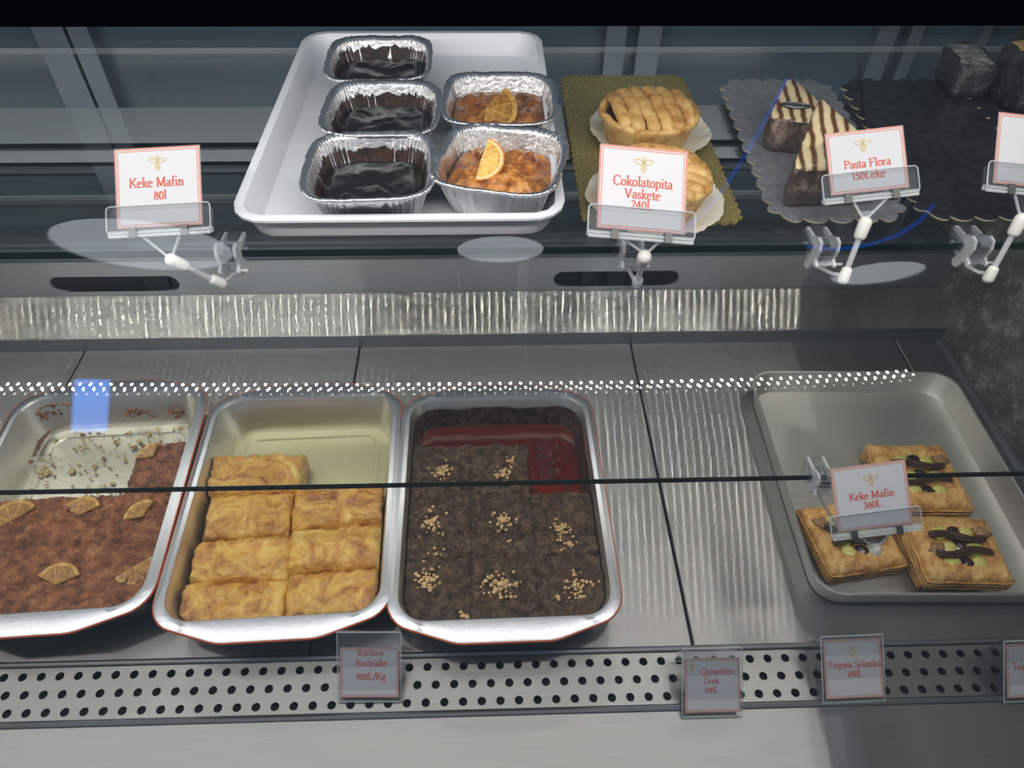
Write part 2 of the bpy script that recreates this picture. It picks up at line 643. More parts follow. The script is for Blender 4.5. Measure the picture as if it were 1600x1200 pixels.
M_flesh = food('citrus_flesh', [(0.3, (0.55, 0.26, 0.02)), (0.7, (0.88, 0.58, 0.10))], 260, 0.22, 0.6, ((380, 0.5, 0.001),))
M_fleshdry = food('candied_citrus_flesh', [(0.3, (0.22, 0.080, 0.010)), (0.7, (0.46, 0.23, 0.045))], 200, 0.25, 0.6, ((380, 0.5, 0.001),))
M_rinddry = food('candied_citrus_rind', [(0.3, (0.38, 0.18, 0.025)), (0.7, (0.66, 0.42, 0.11))], 160, 0.4, 0.3)
M_syrupcake = food('syrup_soaked_sponge', [(0.3, (0.11, 0.032, 0.010)), (0.5, (0.30, 0.10, 0.036)), (0.72, (0.54, 0.23, 0.09))], 90, 0.30, 0.6, ((220, 1.0, 0.004), (700, 0.8, 0.0012)), nrough=0.75)
M_walnutcake = food('dark_nut_sponge', [(0.3, (0.045, 0.021, 0.010)), (0.5, (0.14, 0.078, 0.043)), (0.72, (0.36, 0.21, 0.115))], 110, 0.27, 0.8, ((200, 1.0, 0.005), (800, 0.8, 0.0012)), nrough=0.8)
M_nut = food('chopped_nut', [(0.3, (0.50, 0.29, 0.11)), (0.7, (0.78, 0.58, 0.31))], 250, 0.5, 0.1)
M_filo = food('golden_filo', [(0.22, (0.30, 0.09, 0.010)), (0.42, (0.60, 0.28, 0.045)), (0.60, (0.76, 0.44, 0.085)), (0.80, (0.85, 0.60, 0.16))], 30, 0.24, 0.7, ((60, 0.6, 0.006), (200, 0.8, 0.0022)), dist=1.4, coat_rough=0.05)
M_puff = food('baked_puff_pastry', [(0.22, (0.34, 0.12, 0.022)), (0.5, (0.70, 0.37, 0.10)), (0.78, (0.86, 0.56, 0.20))], 45, 0.32, 0.55, ((160, 0.8, 0.003), (520, 0.5, 0.0008)), dist=0.8)
M_crust = food('shortcrust', [(0.28, (0.36, 0.15, 0.035)), (0.5, (0.60, 0.34, 0.10)), (0.75, (0.74, 0.50, 0.19))], 50, 0.5, 0.12, ((500, 0.35, 0.0006),))
M_jam = plain('dark_fruit_jam', (0.028, 0.006, 0.008), 0.12, coat=0.7)
M_custard = plain('pale_green_custard', (0.62, 0.58, 0.16), 0.22, coat=0.5)
M_chocpipe = plain('piped_chocolate', (0.055, 0.022, 0.013), 0.32, coat=0.2)
M_walnut = food('walnut_kernel', [(0.3, (0.20, 0.10, 0.04)), (0.7, (0.42, 0.25, 0.11))], 300, 0.5)
M_doily = food('white_paper_liner', [(0.3, (0.66, 0.62, 0.50)), (0.7, (0.78, 0.76, 0.68))], 60, 0.6, 0, ((160, 0.25, 0.001),))
M_goldcard = food('gold_card', [(0.4, (0.25, 0.195, 0.06)), (0.6, (0.50, 0.41, 0.15))], 500, 0.42, 0, ((500, 0.5, 0.0005),), metal=0.55)
M_silvercard = food('silver_card', [(0.35, (0.36, 0.37, 0.40)), (0.65, (0.48, 0.49, 0.52))], 90, 0.34, 0, ((260, 0.10, 0.0005),), metal=0.6)
M_silvercard_dim = food('silver_card_dark_reflection', [(0.35, (0.075, 0.078, 0.088)), (0.65, (0.12, 0.123, 0.135))], 90, 0.28, 0, ((260, 0.12, 0.0006),), metal=0.8)  # same silver card, with the dark reflection put into its base colour
M_cardcut = plain('board_cut_edge', (0.52, 0.46, 0.34), 0.6)
M_sponge = food('yellow_sponge', [(0.3, (0.42, 0.28, 0.08)), (0.7, (0.66, 0.50, 0.20))], 260, 0.4, 0.4, ((300, 0.5, 0.001),))
M_wrapchoc = food('film_wrapped_chocolate', [(0.3, (0.010, 0.009, 0.009)), (0.7, (0.050, 0.040, 0.038))], 130, 0.25, 1.0, ((110, 0.9, 0.004), (420, 0.5, 0.001)))
M_wrapbrown = food('film_wrapped_brown_cake', [(0.3, (0.030, 0.016, 0.010)), (0.55, (0.10, 0.055, 0.035)), (0.75, (0.34, 0.25, 0.19))], 70, 0.3, 0.9, ((140, 0.8, 0.003), (480, 0.5, 0.001)))
M_film = food('clear_film_on_cake', [(0.35, (0.16, 0.15, 0.12)), (0.65, (0.42, 0.41, 0.35))], 90, 0.15, 1.0, ((140, 0.9, 0.003),))
M_black = plain('black_label_print', (0.008, 0.008, 0.008), 0.3)
M_silverprint = plain('silver_label_print', (0.5, 0.5, 0.48), 0.35, 0.5)


def striped_top():
    t = NT('striped_icing')
    tc = t.n('ShaderNodeTexCoord')
    w = t.n('ShaderNodeTexWave')
    w.inputs['Scale'].default_value = 30.0
    w.inputs['Distortion'].default_value = 1.6
    w.inputs['Detail'].default_value = 3
    w.inputs['Detail Scale'].default_value = 2.0
    mp = t.n('ShaderNodeMapping')
    mp.inputs['Rotation'].default_value = (0, 0, math.radians(7))
    t.l(tc.outputs['Object'], mp.inputs[0])
    t.l(mp.outputs[0], w.inputs['Vector'])
    c = t.ramp(w.outputs['Fac'], [(0.10, (0.10, 0.045, 0.018)), (0.30, (0.30, 0.17, 0.075)), (0.46, (0.62, 0.48, 0.27)), (1.0, (0.72, 0.60, 0.37))])
    nb = t.bump(t.noise(300, 4), 0.4, 0.001)
    return t.done(t.pbr(c, 0.35, 0, 0.5, nb))


M_stripe = striped_top()


def tinted(name, tint, gloss_rough=0.06, body=(0.2, 0.05, 0.01), fac=0.25, bump=0.2):
    """syrup: tinted see-through layer with a wet surface"""
    t = NT(name)
    nb = t.bump(t.noise(160, 3), bump, 0.001)
    tr = t.n('ShaderNodeBsdfTransparent')
    tr.inputs[0].default_value = (*tint, 1)
    base = t.mix(fac, tr.outputs[0], t.pbr(body, 0.1, 0, 0.3, nb))
    gl = t.n('ShaderNodeBsdfGlossy')
    gl.inputs['Roughness'].default_value = gloss_rough
    t.l(nb, gl.inputs['Normal'])
    return t.done(t.mix(0.07, base, gl.outputs[0]))


M_syrup_red = tinted('dark_amber_syrup', (0.52, 0.13, 0.022), body=(0.085, 0.016, 0.004), fac=0.35)
M_syrup_yel = tinted('pale_yellow_syrup', (0.96, 0.93, 0.74), body=(0.80, 0.74, 0.46), fac=0.22, bump=0.3)
M_syrup_clr = tinted('thin_clear_syrup', (0.97, 0.95, 0.90), body=(0.7, 0.62, 0.45), fac=0.06, bump=0.8)


# ------------------------------------------------------------------ upper shelf: white tray
def tray(name, a, b, r, H, wall_in, th, rim, mat, rim_bead=0.0):
    N = 128
    top = rayring(rrect(a, b, r), N)
    rims = rayring(rrect(a + rim, b + rim, r + rim), N)
    bot = rayring(rrect(a - wall_in, b - wall_in, max(r - wall_in * 0.4, 0.004)), N)
    topi = rayring(rrect(a - th, b - th, r - th), N)
    boti = rayring(rrect(a - wall_in - th, b - wall_in - th, max(r - wall_in * 0.4 - th, 0.003)), N)
    m = MB()

    def R(ring, z, k=1.0):
        return [(x * k, y * k, z) for x, y in ring]
    rings = [R(bot, 0, .97), R(bot, 0.0015), R(top, H - 0.003)]
    if rim > 0:
        rings += [R(rims, H - 0.003 - rim_bead), R(rims, H - 0.001), R(rayring(rrect(a + rim * .6, b + rim * .6, r + rim * .6), N), H)]
    rings += [R(topi, H - 0.0005), R(boti, th + 0.004), R(boti, th + 0.0008, .985), R(boti, th, .95)]
    m.loft(rings, True, True, True)
    return m


wt = tag(fixn(tray('serving_tray', 0.128, 0.183, 0.022, 0.025, 0.007, 0.0025, 0.005, M_plastic).obj('serving_tray', M_plastic)),
         'white rectangular plastic tray holding five foil containers', 'tray')
wt.location = (-0.0715, 0.6765, ZU)
TZ = ZU + 0.0025


# ------------------------------------------------------------------ foil containers
def superring(a, b, N, e=4.2):
    out = []
    for k in range(N):
        q = 2 * math.pi * k / N
        c, s = math.cos(q), math.sin(q)
        out.append((a * math.copysign(abs(c) ** (2 / e), c), b * math.copysign(abs(s) ** (2 / e), s)))
    return out


def foil_container(loc, rz, label, a=0.049, b=0.0495, H=0.036, seed=1):
    t = thing('foil_container', label, 'foil container', loc, rz, 'foil loaf containers on the white tray')
    N = 240
    rnd = random.Random(seed)
    jit = [rnd.uniform(-1, 1) for _ in range(N)]

    def R(k, z, flute, off=0.0, rim=0.0):
        out = []
        for i, (x, y) in enumerate(superring(a * k + off, b * k + off, N)):
            l = math.hypot(x, y)
            d = flute * 1.5 * (math.sin(i * 2 * math.pi / N * 60) * 0.7 + jit[i] * 0.7)
            zz = z + rim * (0.4 * jit[i] + nz((x, y), 40, 2, seed))
            out.append((x * (1 + d / l), y * (1 + d / l), zz))
        return out
    m = MB()
    m.loft([R(.76, 0, 0), R(.80, 0.002, .0003), R(.90, H * .49, .0007), R(1.0, H - .002, .0006)], True, True)
    m.loft([R(.995, H - .0015, .0006), R(.90, H * .49, .0007), R(.80, .0035, .0003), R(.74, .0025, 0)], True, False, True)
    m.obj('wall', M_foil, t, angle=0)
    m = MB()
    m.loft([R(1.0, H - .0025, .0004, -.0004, .0008), R(1.0, H - .002, .0004, .0042, .0010), R(1.0, H + .0002, .0004, .0050, .0010), R(1.0, H + .0016, .0003, .0042, .0010),
            R(1.0, H + .0004, .0003, .0026, .0010), R(1.0, H + .0006, .0003, .0010, .0008), R(1.0, H - .0020, .0004, -.0010, .0006)])
    m.obj('rim', M_foil, t, angle=0)
    return t


def in_foil(a, b, level, H=0.036):
    k = 0.80 + (level - 0.0035) / (H * .49 - .0035) * 0.10 if level < H * .49 else 0.90 + (level - H * .49) / (H * .51 - .0015) * 0.095
    return a * k - .0012, b * k - .0012


def choc_cake(loc, rz, label, level, seed):
    t = thing('chocolate_cake', label, 'cake', loc, rz, 'chocolate cakes in foil containers')
    a, b = in_foil(.049, .0495, level)
    N = 96
    rings = []
    for k in range(0, 15):
        f = 1 - k / 15
        ring = []
        for (x, y) in superring(a * f, b * f, N):
            z = level + (0.0045 if f < .80 else 0.0045 * max(0, (.92 - f) / .12)) + 0.0022 * nz((x, y), 45, 3, seed) * (1 if f < .9 else .2)
            ring.append((x, y, z))
        rings.append(ring)
    aa, bb = in_foil(.049, .0495, .004)
    base = [(x, y, .0045) for x, y in superring(aa * .97, bb * .97, N)]
    fixn(MB().loft([base] + rings, True, True, True).obj('glazed_top', M_choc, t, angle=0))
    # chocolate smeared up the inside of the foil
    rnd = random.Random(seed)
    N = 220
    lo, hi, mid = [], [], []
    a1, b1 = in_foil(.049, .0495, level)
    s1 = superring(a1 + .0004, b1 + .0004, N)
    for i in range(N):
        q = i / N * 2 * math.pi
        back = 0.55 + 0.45 * math.sin(q)
        h = .0035 + back * (.008 + .004 * nz((math.cos(q), math.sin(q)), 3, 2, seed)) * (0.55 + .7 * rnd.random())
        lo.append((s1[i][0], s1[i][1], level - .0005))
        ax, bx = in_foil(.049, .0495, min(level + h, .0335))
        k = (ax + bx) / (a1 + b1)
        hi.append((s1[i][0] * k, s1[i][1] * k, min(level + h, .0335)))
    MB().loft([lo, hi]).obj('wall_smear', M_chocsmear, t, angle=0)
    return t


def orange_loaf(loc, rz, label, level, dome, seed, mat):
    t = MB()
    a, b = in_foil(.049, .0495, level)
    N = 96
    rings = []
    for k in range(0, 22):
        f = 1 - k / 22
        ring = []
        for (x, y) in superring(a * f, b * f, N):
            z = level + dome * (1 - f ** 3) + (0.0045 * nz((x, y), 60, 4, seed) + .0025 * nz((x, y), 190, 2, seed)) * min(1, (1 - f) * 6)
            ring.append((x, y, z))
        rings.append(ring)
    aa, bb = in_foil(.049, .0495, .004)
    base = [(x, y, .0045) for x, y in superring(aa * .97, bb * .97, N)]
    o = fixn(t.loft([base] + rings, True, True, True).obj('orange_cake', mat, None, angle=0))
    o.location, o.rotation_euler = loc, (0, 0, rz)
    return tag(o, label, 'cake', 'orange cakes in foil containers')


def lumpy(m, amp, sc, seed):
    m.v = [tuple(Vector(p) + noise.noise_vector(Vector(p) * sc + Vector((seed, seed, seed))) * amp) for p in m.v]
    return m


def citrus(name, loc, rot, R, th, a0, a1, label, group, flesh=None, rind=None, scale=(1, 1, 1), lump=0.0):
    """a sector of a citrus slice: rind, pith and segmented flesh, standing in its own x-y plane"""
    t = thing(name, label, 'orange slice', loc, 0, group)
    t.rotation_euler = rot
    t.scale = scale
    flesh, rind = flesh or M_flesh, rind or M_rind
    n = 20
    A = [math.radians(a0 + (a1 - a0) * k / n) for k in range(n + 1)]

    def sect(r0, r1, z0, z1, wav=0):
        m = MB()
        rings = []
        for q in A:
            c, s = math.cos(q), math.sin(q)
            rings.append([(r0 * c, r0 * s, z0), (r1 * c, r1 * s, z0), (r1 * c, r1 * s, z1), (r0 * c, r0 * s, z1)])
        m.loft(rings, True, True, True)
        return lumpy(m, lump, 120, R * 300) if lump else m
    fixn(sect(R * .93, R, -th / 2, th / 2).obj('rind', rind, t))
    fixn(sect(R * .84, R * .93, -th / 2 * .98, th / 2 * .98).obj('pith', M_pith if flesh is M_flesh else rind, t))
    m = MB()
    segs = max(2, int(round(abs(a1 - a0) / 38)))
    for k in range(segs):
        q0 = math.radians(a0 + (a1 - a0) * k / segs + 2)
        q1 = math.radians(a0 + (a1 - a0) * (k + 1) / segs - 2)
        poly = [(R * .06 * math.cos((q0 + q1) / 2), R * .06 * math.sin((q0 + q1) / 2), 0)]
        for j in range(7):
            q = q0 + (q1 - q0) * j / 6
            poly.append((R * .84 * math.cos(q), R * .84 * math.sin(q), 0))
        m.prism(poly, (0, 0, -th / 2 * .93), (0, 0, th / 2 * .93))
    if lump:
        lumpy(m, lump, 120, R * 300)
    fixn(m.obj('flesh', flesh, t))
    fixn(sect(0.0002, R * .86, -th / 2 * .7, th / 2 * .7).obj('membrane', M_pith if flesh is M_flesh else rind, t))
    return t


zf = TZ
foils = [((-.1095, .757), 2, 'foil container with chocolate cake farthest back on the white tray'),
         ((-.097, .648), -1, 'foil container with chocolate cake in the middle of its column'),
         ((-.0975, .5465), 2, 'foil container with chocolate cake at the front of the white tray')]
for i, ((x, y), r, lab) in enumerate(foils):
    foil_container((x, y, zf), math.radians(r), lab, seed=i + 1)
    choc_cake((x, y, zf), math.radians(r), ['dark glazed chocolate cake in the farthest foil container', 'dark glazed chocolate cake in the middle foil container',
                                           'dark glazed chocolate cake in the front left foil container'][i], [.0175, .016, .0150][i], 3.3 * i + 1)
foil_container((.0115, .6665, zf), math.radians(-2), 'foil container holding the darker orange cake behind', seed=8)
orange_loaf((.0115, .6665, zf), math.radians(-2), 'flat brown orange cake in the rear right foil container', .021, .003, 4.0, M_orange2)
foil_container((.0105, .5565, zf), math.radians(-13), 'foil container holding the bright orange cake at the tray front', seed=9)
orange_loaf((.0105, .5565, zf), math.radians(-13), 'domed bright orange cake in the front right foil container', .0185, .010, 9.0, M_orange)
citrus('orange_slice', tuple(at(760, 170, z=zf + .029)), (math.radians(30), math.radians(4), 0), .029, .004, -128, 52, 'half slice of orange lying on the darker cake in foil', 'orange slices on the foil cakes', M_fleshdry, M_rinddry)
citrus('orange_slice', tuple(at(752, 250, z=zf + .0355)), (math.radians(32), math.radians(-6), 0), .0195, .0045, -108, 66, 'bright orange wedge on the domed cake in foil', 'orange slices on the foil cakes')


# ------------------------------------------------------------------ cake boards
def board(name, label, quad, scal, mat, amp=0.5, th=0.0018, z=ZU, edge=None):
    """scalloped card board from four corners (front-left, front-right, back-right, back-left)"""
    c = [Vector((p[0], p[1], 0)) for p in quad]
    cen = sum(c, Vector()) / 4
    poly = []
    for i in range(4):
        a, b = c[i], c[(i + 1) % 4]
        d = b - a
        L = d.length
        n = max(3, round(L / scal))
        nrm = Vector((d.y, -d.x, 0)).normalized()
        for k in range(n):
            for j in range(6):
                f = (k + j / 6) / n
                bulge = math.sin(math.pi * j / 6) ** 0.6 * scal * amp * .5
                end = 1.0
                p = a + d * f + nrm * bulge
                poly.append(p)
        # corners rounded by pulling the joint in
    pts = []
    for p in poly:
        v = p - cen
        k = 1.0
        for q in c:
            dd = (p - q).length
            if dd < scal * .8:
                k = min(k, 1 - (scal * .8 - dd) * .55 / v.length)
        pts.append(v * k)
    t = thing(name, label, 'cake board', (cen.x, cen.y, z))
    m = MB()
    m.loft([[(p.x, p.y, h) for p in pts] for h in (0.0, th * .75)], True, True, False)
    m.obj('cut_edge', edge or M_cardcut, t, angle=30)
    m = MB()
    m.loft([[(p.x, p.y, th * .75) for p in pts], [(p.x, p.y, th) for p in pts]])
    m.f.append(tuple(range(len(pts), 2 * len(pts))))
    m.obj('top_face', mat, t, smooth=False)
    return t


board('cake_board', 'gold scalloped card board under the two pies', [(.080, .515), (.212, .515), (.214, .797), (.082, .797)], .0105, M_goldcard, edge=M_goldcard)
board('cake_board', 'silver scalloped card board under the striped triangle cakes', [(.244, .520), (.353, .520), (.368, .782), (.257, .782)], .0215, M_silvercard, .62)
board('cake_board', 'empty dark scalloped card board beside the triangle cakes', [(.372, .521), (.497, .521), (.512, .782), (.390, .782)], .0215, M_silvercard_dim, .62)
board('cake_board', 'dark scalloped card board under the film wrapped chocolate cakes', [(.512, .521), (.637, .521), (.640, .782), (.514, .782)], .0215, M_silvercard_dim, .62, .002, ZU)


# ------------------------------------------------------------------ pies on paper liners
def liner(loc, label, R, seed):
    m = MB()
    N = 96
    rings = []
    for f in (0.0, .35, .7, .78, .86, .94, 1.0):
        ring = []
        for k in range(N):
            q = 2 * math.pi * k / N
            z = 0.0006
            if f > .72:
                z += (f - .72) * R * (.55 + .35 * nz((math.cos(q), math.sin(q)), 1.5, 2, seed)) + .0007 * math.sin(k * 2 * math.pi / N * 40) * (f - .7) * 4
            rr = R * max(f, .01) * (1 + .025 * nz((math.cos(q), math.sin(q)), 3, 2, seed + 5) * f)
            ring.append((rr * math.cos(q), rr * math.sin(q), max(z, .0005)))
        rings.append(ring)
    m.loft(rings, True, True)
    o = m.obj('paper_liner', M_doily, angle=0)
    o.location = loc
    return tag(o, label, 'paper liner', 'round paper liners')


def pie(loc, label, R, H, rz, seed):
    t = thing('lattice_pie', label, 'pie', loc, rz, 'lattice pies on the gold board')

    def wob(q, r, z):
        k = 1 + .03 * nz((math.cos(q), math.sin(q), z * 30), 2.2, 3, seed)
        return r * k, z + (.0016 * nz((math.cos(q), math.sin(q)), 4, 2, seed + 3) if z > .01 else 0)
    prof = [(R * .80, 0), (R * .84, .001), (R * .98, H * .72), (R * 1.04, H * .86), (R * 1.03, H * .98), (R * .95, H * 1.02), (R * .88, H * .92), (R * .86, H * .8)]
    MB().lathe(prof, n=80, wob=wob, cap1=False).obj('crust', M_crust, t, angle=0)
    MB().lathe([(R * .88, H * .80), (R * .6, H * .86), (R * .2, H * .88)], n=40, cap0=False).obj('filling', M_jam, t, angle=0)
    for i in range(6):
        x = (-.80 + 1.60 * (i + .5) / 6) * R
        hl = math.sqrt(max(R * R - x * x, 0)) * .97
        pts, rad = [], []
        for k in range(13):
            f = -1 + 2 * k / 12
            y = f * hl
            z = H * .90 + .0075 * (1 - f * f) ** .7 + .0012 * nz((x, y), 90, 2, seed + i)
            pts.append((x + .0016 * nz((y, i * 3.0), 50, 2, seed), y, z))
            rad.append((.0066 + .0011 * nz((x, y), 110, 2, seed + 9)) * (.75 if k in (0, 12) else 1))
        MB().tube(pts, rad, 10, flat=.72).obj('lattice_strip', M_crust, t, angle=0)
    return t


liner((.156, .660, ZU + .0019), 'round white paper under the rear lattice pie', .0585, 1)
pie((.152, .656, ZU + .0026), 'golden lattice pie at the rear of the gold board', .0455, .030, math.radians(6), 2.0)
liner((.141, .541, ZU + .0019), 'round white paper under the pie half hidden by a price card', .0585, 7)
pie((.139, .541, ZU + .0026), 'golden lattice pie half hidden behind the white price card', .0455, .030, math.radians(75), 6.0)


# ------------------------------------------------------------------ triangle cakes and wrapped cakes
def rounded_tri(p, r, n=6):
    """2D triangle with rounded corners (counter-clockwise)"""
    out = []
    for i in range(3):
        a, b, c = Vector(p[i - 1]), Vector(p[i]), Vector(p[(i + 1) % 3])
        u, v = (a - b).normalized(), (c - b).normalized()
        s, e = b + u * r, b + v * r
        for k in range(n + 1):
            f = k / n
            out.append((s * (1 - f) + b * f) * (1 - f) + (b * (1 - f) + e * f) * f)
    return out


def triangle_cake(tops, label, seed, sticker=None, r=.010):
    """upright wedge of cake; tops: its three upper corners (left, right, apex)"""
    z0 = ZU + .0018
    cen3 = sum(tops, Vector()) / 3
    t = thing('triangle_cake', label, 'cake', (cen3.x, cen3.y, z0), 0, 'striped triangle cakes')
    n3 = (tops[1] - tops[0]).cross(tops[2] - tops[0])

    def ztop(x, y):
        return tops[0].z - (n3.x * (x - tops[0].x) + n3.y * (y - tops[0].y)) / n3.z - z0
    base = rounded_tri([(p.x, p.y) for p in tops], r, 6)
    dense = []
    for i, p in enumerate(base):
        q = base[(i + 1) % len(base)]
        n = max(1, int((q - p).length / .003))
        dense += [p + (q - p) * (k / n) for k in range(n)]
    cen = Vector((cen3.x, cen3.y))

    def ring(k, f, dz=0.0):
        out = []
        for p in dense:
            q = cen + (p - cen) * k
            out.append((q.x - cen.x, q.y - cen.y, ztop(q.x, q.y) * f + dz if f else .0006))
        return out
    m = MB().loft([ring(.93, 0), ring(1.0, .12), ring(1.03, .4), ring(1.01, .7), ring(1.0, .93), ring(.985, .985), ring(.95, 1.0)], True, True, False)
    lumpy(m, .0020, 130, seed).obj('wrapped_side', M_wrapbrown, t, angle=0)
    m = MB().loft([ring(.985, .975), ring(.955, 1.0, .0004), ring(.90, 1.0, .0014), ring(.5, 1.0, .002), ring(.1, 1.0, .002)], True, False, True)
    lumpy(m, .0010, 110, seed).obj('striped_top', M_stripe, t, angle=0)
    if sticker:
        x, y = sticker
        s = MB().lathe([(.0135, 0), (.0135, .0004)], n=32)
        up = n3.normalized()
        Ms = Matrix.Translation((x - cen.x, y - cen.y, ztop(x, y) + .0032)) @ up.to_track_quat('Z', 'Y').to_matrix().to_4x4() @ Matrix.Diagonal((1, .42, 1, 1))
        o = s.xf(Ms).obj('oval_sticker', M_black, t)
        e = MB()
        for rr in (.0115, .0085):
            e.tube([Ms @ Vector((rr * math.cos(a), rr * math.sin(a), .0005)) for a in (2 * math.pi * k / 28 for k in range(28))], .0002, 5, closed=True)
        for k in range(5):
            e.tube([Ms @ Vector((-.005 + .0025 * k, -.003, .0005)), Ms @ Vector((-.0035 + .0025 * k, .003, .0005))], .00025, 5)
        e.obj('sticker_print', M_silverprint, o)
    return t


def stk(u, v, z):
    return (at(u, v, z=z).x, at(u, v, z=z).y)


triangle_cake([at(1198, 186, z=.434), at(1322, 196, z=.434), at(1232, 116, z=.440)], 'striped triangle cake with black oval sticker at the back', 2.0, stk(1244, 161, .441), .016)
triangle_cake([at(1236, 268, z=.437), at(1405, 262, z=.437), at(1281, 148, z=.462)], 'striped triangle cake leaning forward behind the Pasta Flora card', 5.0)


def wrapped_cake(loc, rot, sx, sy, sz, label, seed, top):
    t = thing('wrapped_cake', label, 'cake', loc, 0, 'film wrapped chocolate cakes')
    t.rotation_euler = rot
    N = 64
    rg = rayring(rrect(sx / 2, sy / 2, .007), N)

    def ring(k, z):
        return [(x * k, y * k, z) for x, y in rg]
    m = MB().loft([ring(.9, .0006), ring(1.0, .004), ring(1.02, sz * .3), ring(1.0, sz * .6), ring(1.0, sz * .85), ring(.95, sz), ring(.90, sz * 1.01)], True, True, False)
    lumpy(m, .0035, 90, seed).obj('chocolate_side', M_wrapchoc, t, angle=0)
    m = MB().loft([ring(.91, sz * .985), ring(.6, sz * 1.005), ring(.3, sz * 1.01), ring(.05, sz * 1.01)], True, False, True)
    lumpy(m, .0015, 90, seed).obj('top_face', top, t, angle=0)
    return t


wrapped_cake((.511, .768, ZU + .0022), (0, 0, math.radians(-6)), .038, .064, .034, 'film wrapped chocolate cake lying flat at the left of the trio', 1.0, M_film)
wrapped_cake((.568, .728, ZU + .0022), (0, 0, math.radians(6)), .072, .064, .054, 'tall film wrapped chocolate cake showing yellow sponge', 4.0, M_sponge)
wrapped_cake((.583, .625, ZU + .0022), (0, 0, math.radians(8)), .062, .062, .040, 'film wrapped chocolate cake behind the price card at the frame edge', 8.0, M_wrapchoc)

# ------------------------------------------------------------------ baking pans on the deck
CA, CB, CR = .1095, .150, .030          # cavity half sizes and corner radius at the rim
PH = .055


def pan_outline(side=.0110, tab=.024, end=.010):
    a, b = CA + side, CB + end
    tb = CB + tab
    r = .036
    out = []
    for sy in (1, -1):
        half = []
        for k in range(9):
            q = math.radians(0 + 62 * k / 8)
            half.append((a - r + r * math.cos(q), b - r + r * math.sin(q)))
        half += [(.052, tb - .001), (.044, tb)]
        pts = half + [(-x, y) for x, y in reversed(half)]
        out += pts if sy > 0 else [(-x, -y) for x, y in pts]
    return out


def baking_pan(loc, rz, label):
    t = thing('baking_pan', label, 'baking pan', loc, rz, 'dark coated baking pans')
    N = 160
    rim_o = rayring(pan_outline(), N)
    cav = rayring(rrect(CA, CB, CR), N)
    flo = rayring(rrect(CA - .010, CB - .010, CR - .004), N)
    fl2 = rayring(rrect(CA - .020, CB - .020, CR - .010), N)
    fl3 = rayring(rrect(CA - .026, CB - .026, CR - .014), N)

    def R(ring, z, k=1.0):
        return [(x * k, y * k, z) for x, y in ring]
    fixn(MB().loft([R(cav, PH), R(cav, PH - .0015, .992), R(flo, .008), R(flo, .0035, .985), R(fl2, .0035), R(fl2, .0055, .985), R(fl3, .0055), R(fl3, .0035, .985), R(fl3, .0035, .4)], True, False, True)
         .obj('cavity', M_pan, t, angle=30)).data.flip_normals()
    rim_m = rayring(pan_outline(.0055, .018, .006), N)
    fixn(MB().loft([R(cav, PH - .0002), R(cav, PH + .0008, 1.004), R(rim_m, PH + .0012), R(rim_o, PH - .001), R(rim_o, PH - .0022), R(cav, PH - .0022, 1.01)]).obj('rim', M_panrim, t, angle=25))
    outb = rayring(rrect(CA - .006, CB - .006, CR - .002), N)
    MB().loft([R(rim_o, PH - .0030, .999), R(cav, PH - .0045, 1.014), R(outb, .004), R(outb, .0006, .97)], True, False, True).obj('outer_wall', M_panout, t, angle=30)
    MB().tube([(x * 1.003, y * 1.003, PH - .0022) for x, y in rim_o], .0012, 6, closed=True).obj('rim_line', M_copper, t)
    return t


def inset(z):
    """how far the cavity wall has come in at height z"""
    return .0012 + .010 * min(1.0, max(0.0, (.0535 - z) / .0455))


def clamp_cav(x, y, z, m=.001):
    """keep a point inside the pan's rounded, tapering cavity"""
    k = inset(z) + m
    a, b, r = CA - k, CB - k, CR - k * .5
    x, y = max(-a, min(a, x)), max(-b, min(b, y))
    dx, dy = abs(x) - (a - r), abs(y) - (b - r)
    if dx > 0 and dy > 0:
        l = math.hypot(dx, dy)
        if l > r:
            x = math.copysign(a - r + dx / l * r, x)
            y = math.copysign(b - r + dy / l * r, y)
    return x, y


def slab(x0, x1, y0, y1, z0, h, step, bump, seed, edge=.006, wob=.0015, clamp=True, soft=2.5, shape=None):
    """a cut piece in pan coordinates with an uneven top, rounded edges and a skirt"""
    nx, ny = max(4, int((x1 - x0) / step)), max(4, int((y1 - y0) / step))
    m = MB()
    idx = {}
    vs = []

    def P(i, j, drop=None):
        fx, fy = i / nx, j / ny
        x, y = x0 + (x1 - x0) * fx, y0 + (y1 - y0) * fy
        d = min(x - x0, x1 - x, y - y0, y1 - y)
        e = max(0.0, 1 - d / edge)
        z = h + bump(x, y, seed) - edge * .55 * e ** soft
        if shape:
            z += shape(fx, fy)
        wx, wy = wob * nz((x, y), 70, 2, seed + 11), wob * nz((x, y), 70, 2, seed + 17)
        if drop is not None:
            z = z0 + (z - z0) * drop
            wx += wob * .6 * nz((x, y, z), 160, 2, seed)
        x, y = x + wx, y + wy
        if clamp:
            x, y = clamp_cav(x, y, z)
        return (x, y, z)
    for j in range(ny + 1):
        for i in range(nx + 1):
            vs.append(P(i, j))
    fs = [(j * (nx + 1) + i, j * (nx + 1) + i + 1, (j + 1) * (nx + 1) + i + 1, (j + 1) * (nx + 1) + i) for j in range(ny) for i in range(nx)]
    loop = [(i, 0) for i in range(nx)] + [(nx, j) for j in range(ny)] + [(i, ny) for i in range(nx, 0, -1)] + [(0, j) for j in range(ny, 0, -1)]
    prev = [j * (nx + 1) + i for i, j in loop]
    L = len(loop)
    for dr in (.66, .33, 0.0):
        b = len(vs)
        vs += [P(i, j, dr) for i, j in loop]
        cur = list(range(b, b + L))
        for k in range(L):
            kk = (k + 1) % L
            fs.append((prev[kk], prev[k], cur[k], cur[kk]))
        prev = cur
    return m.add(vs, fs)


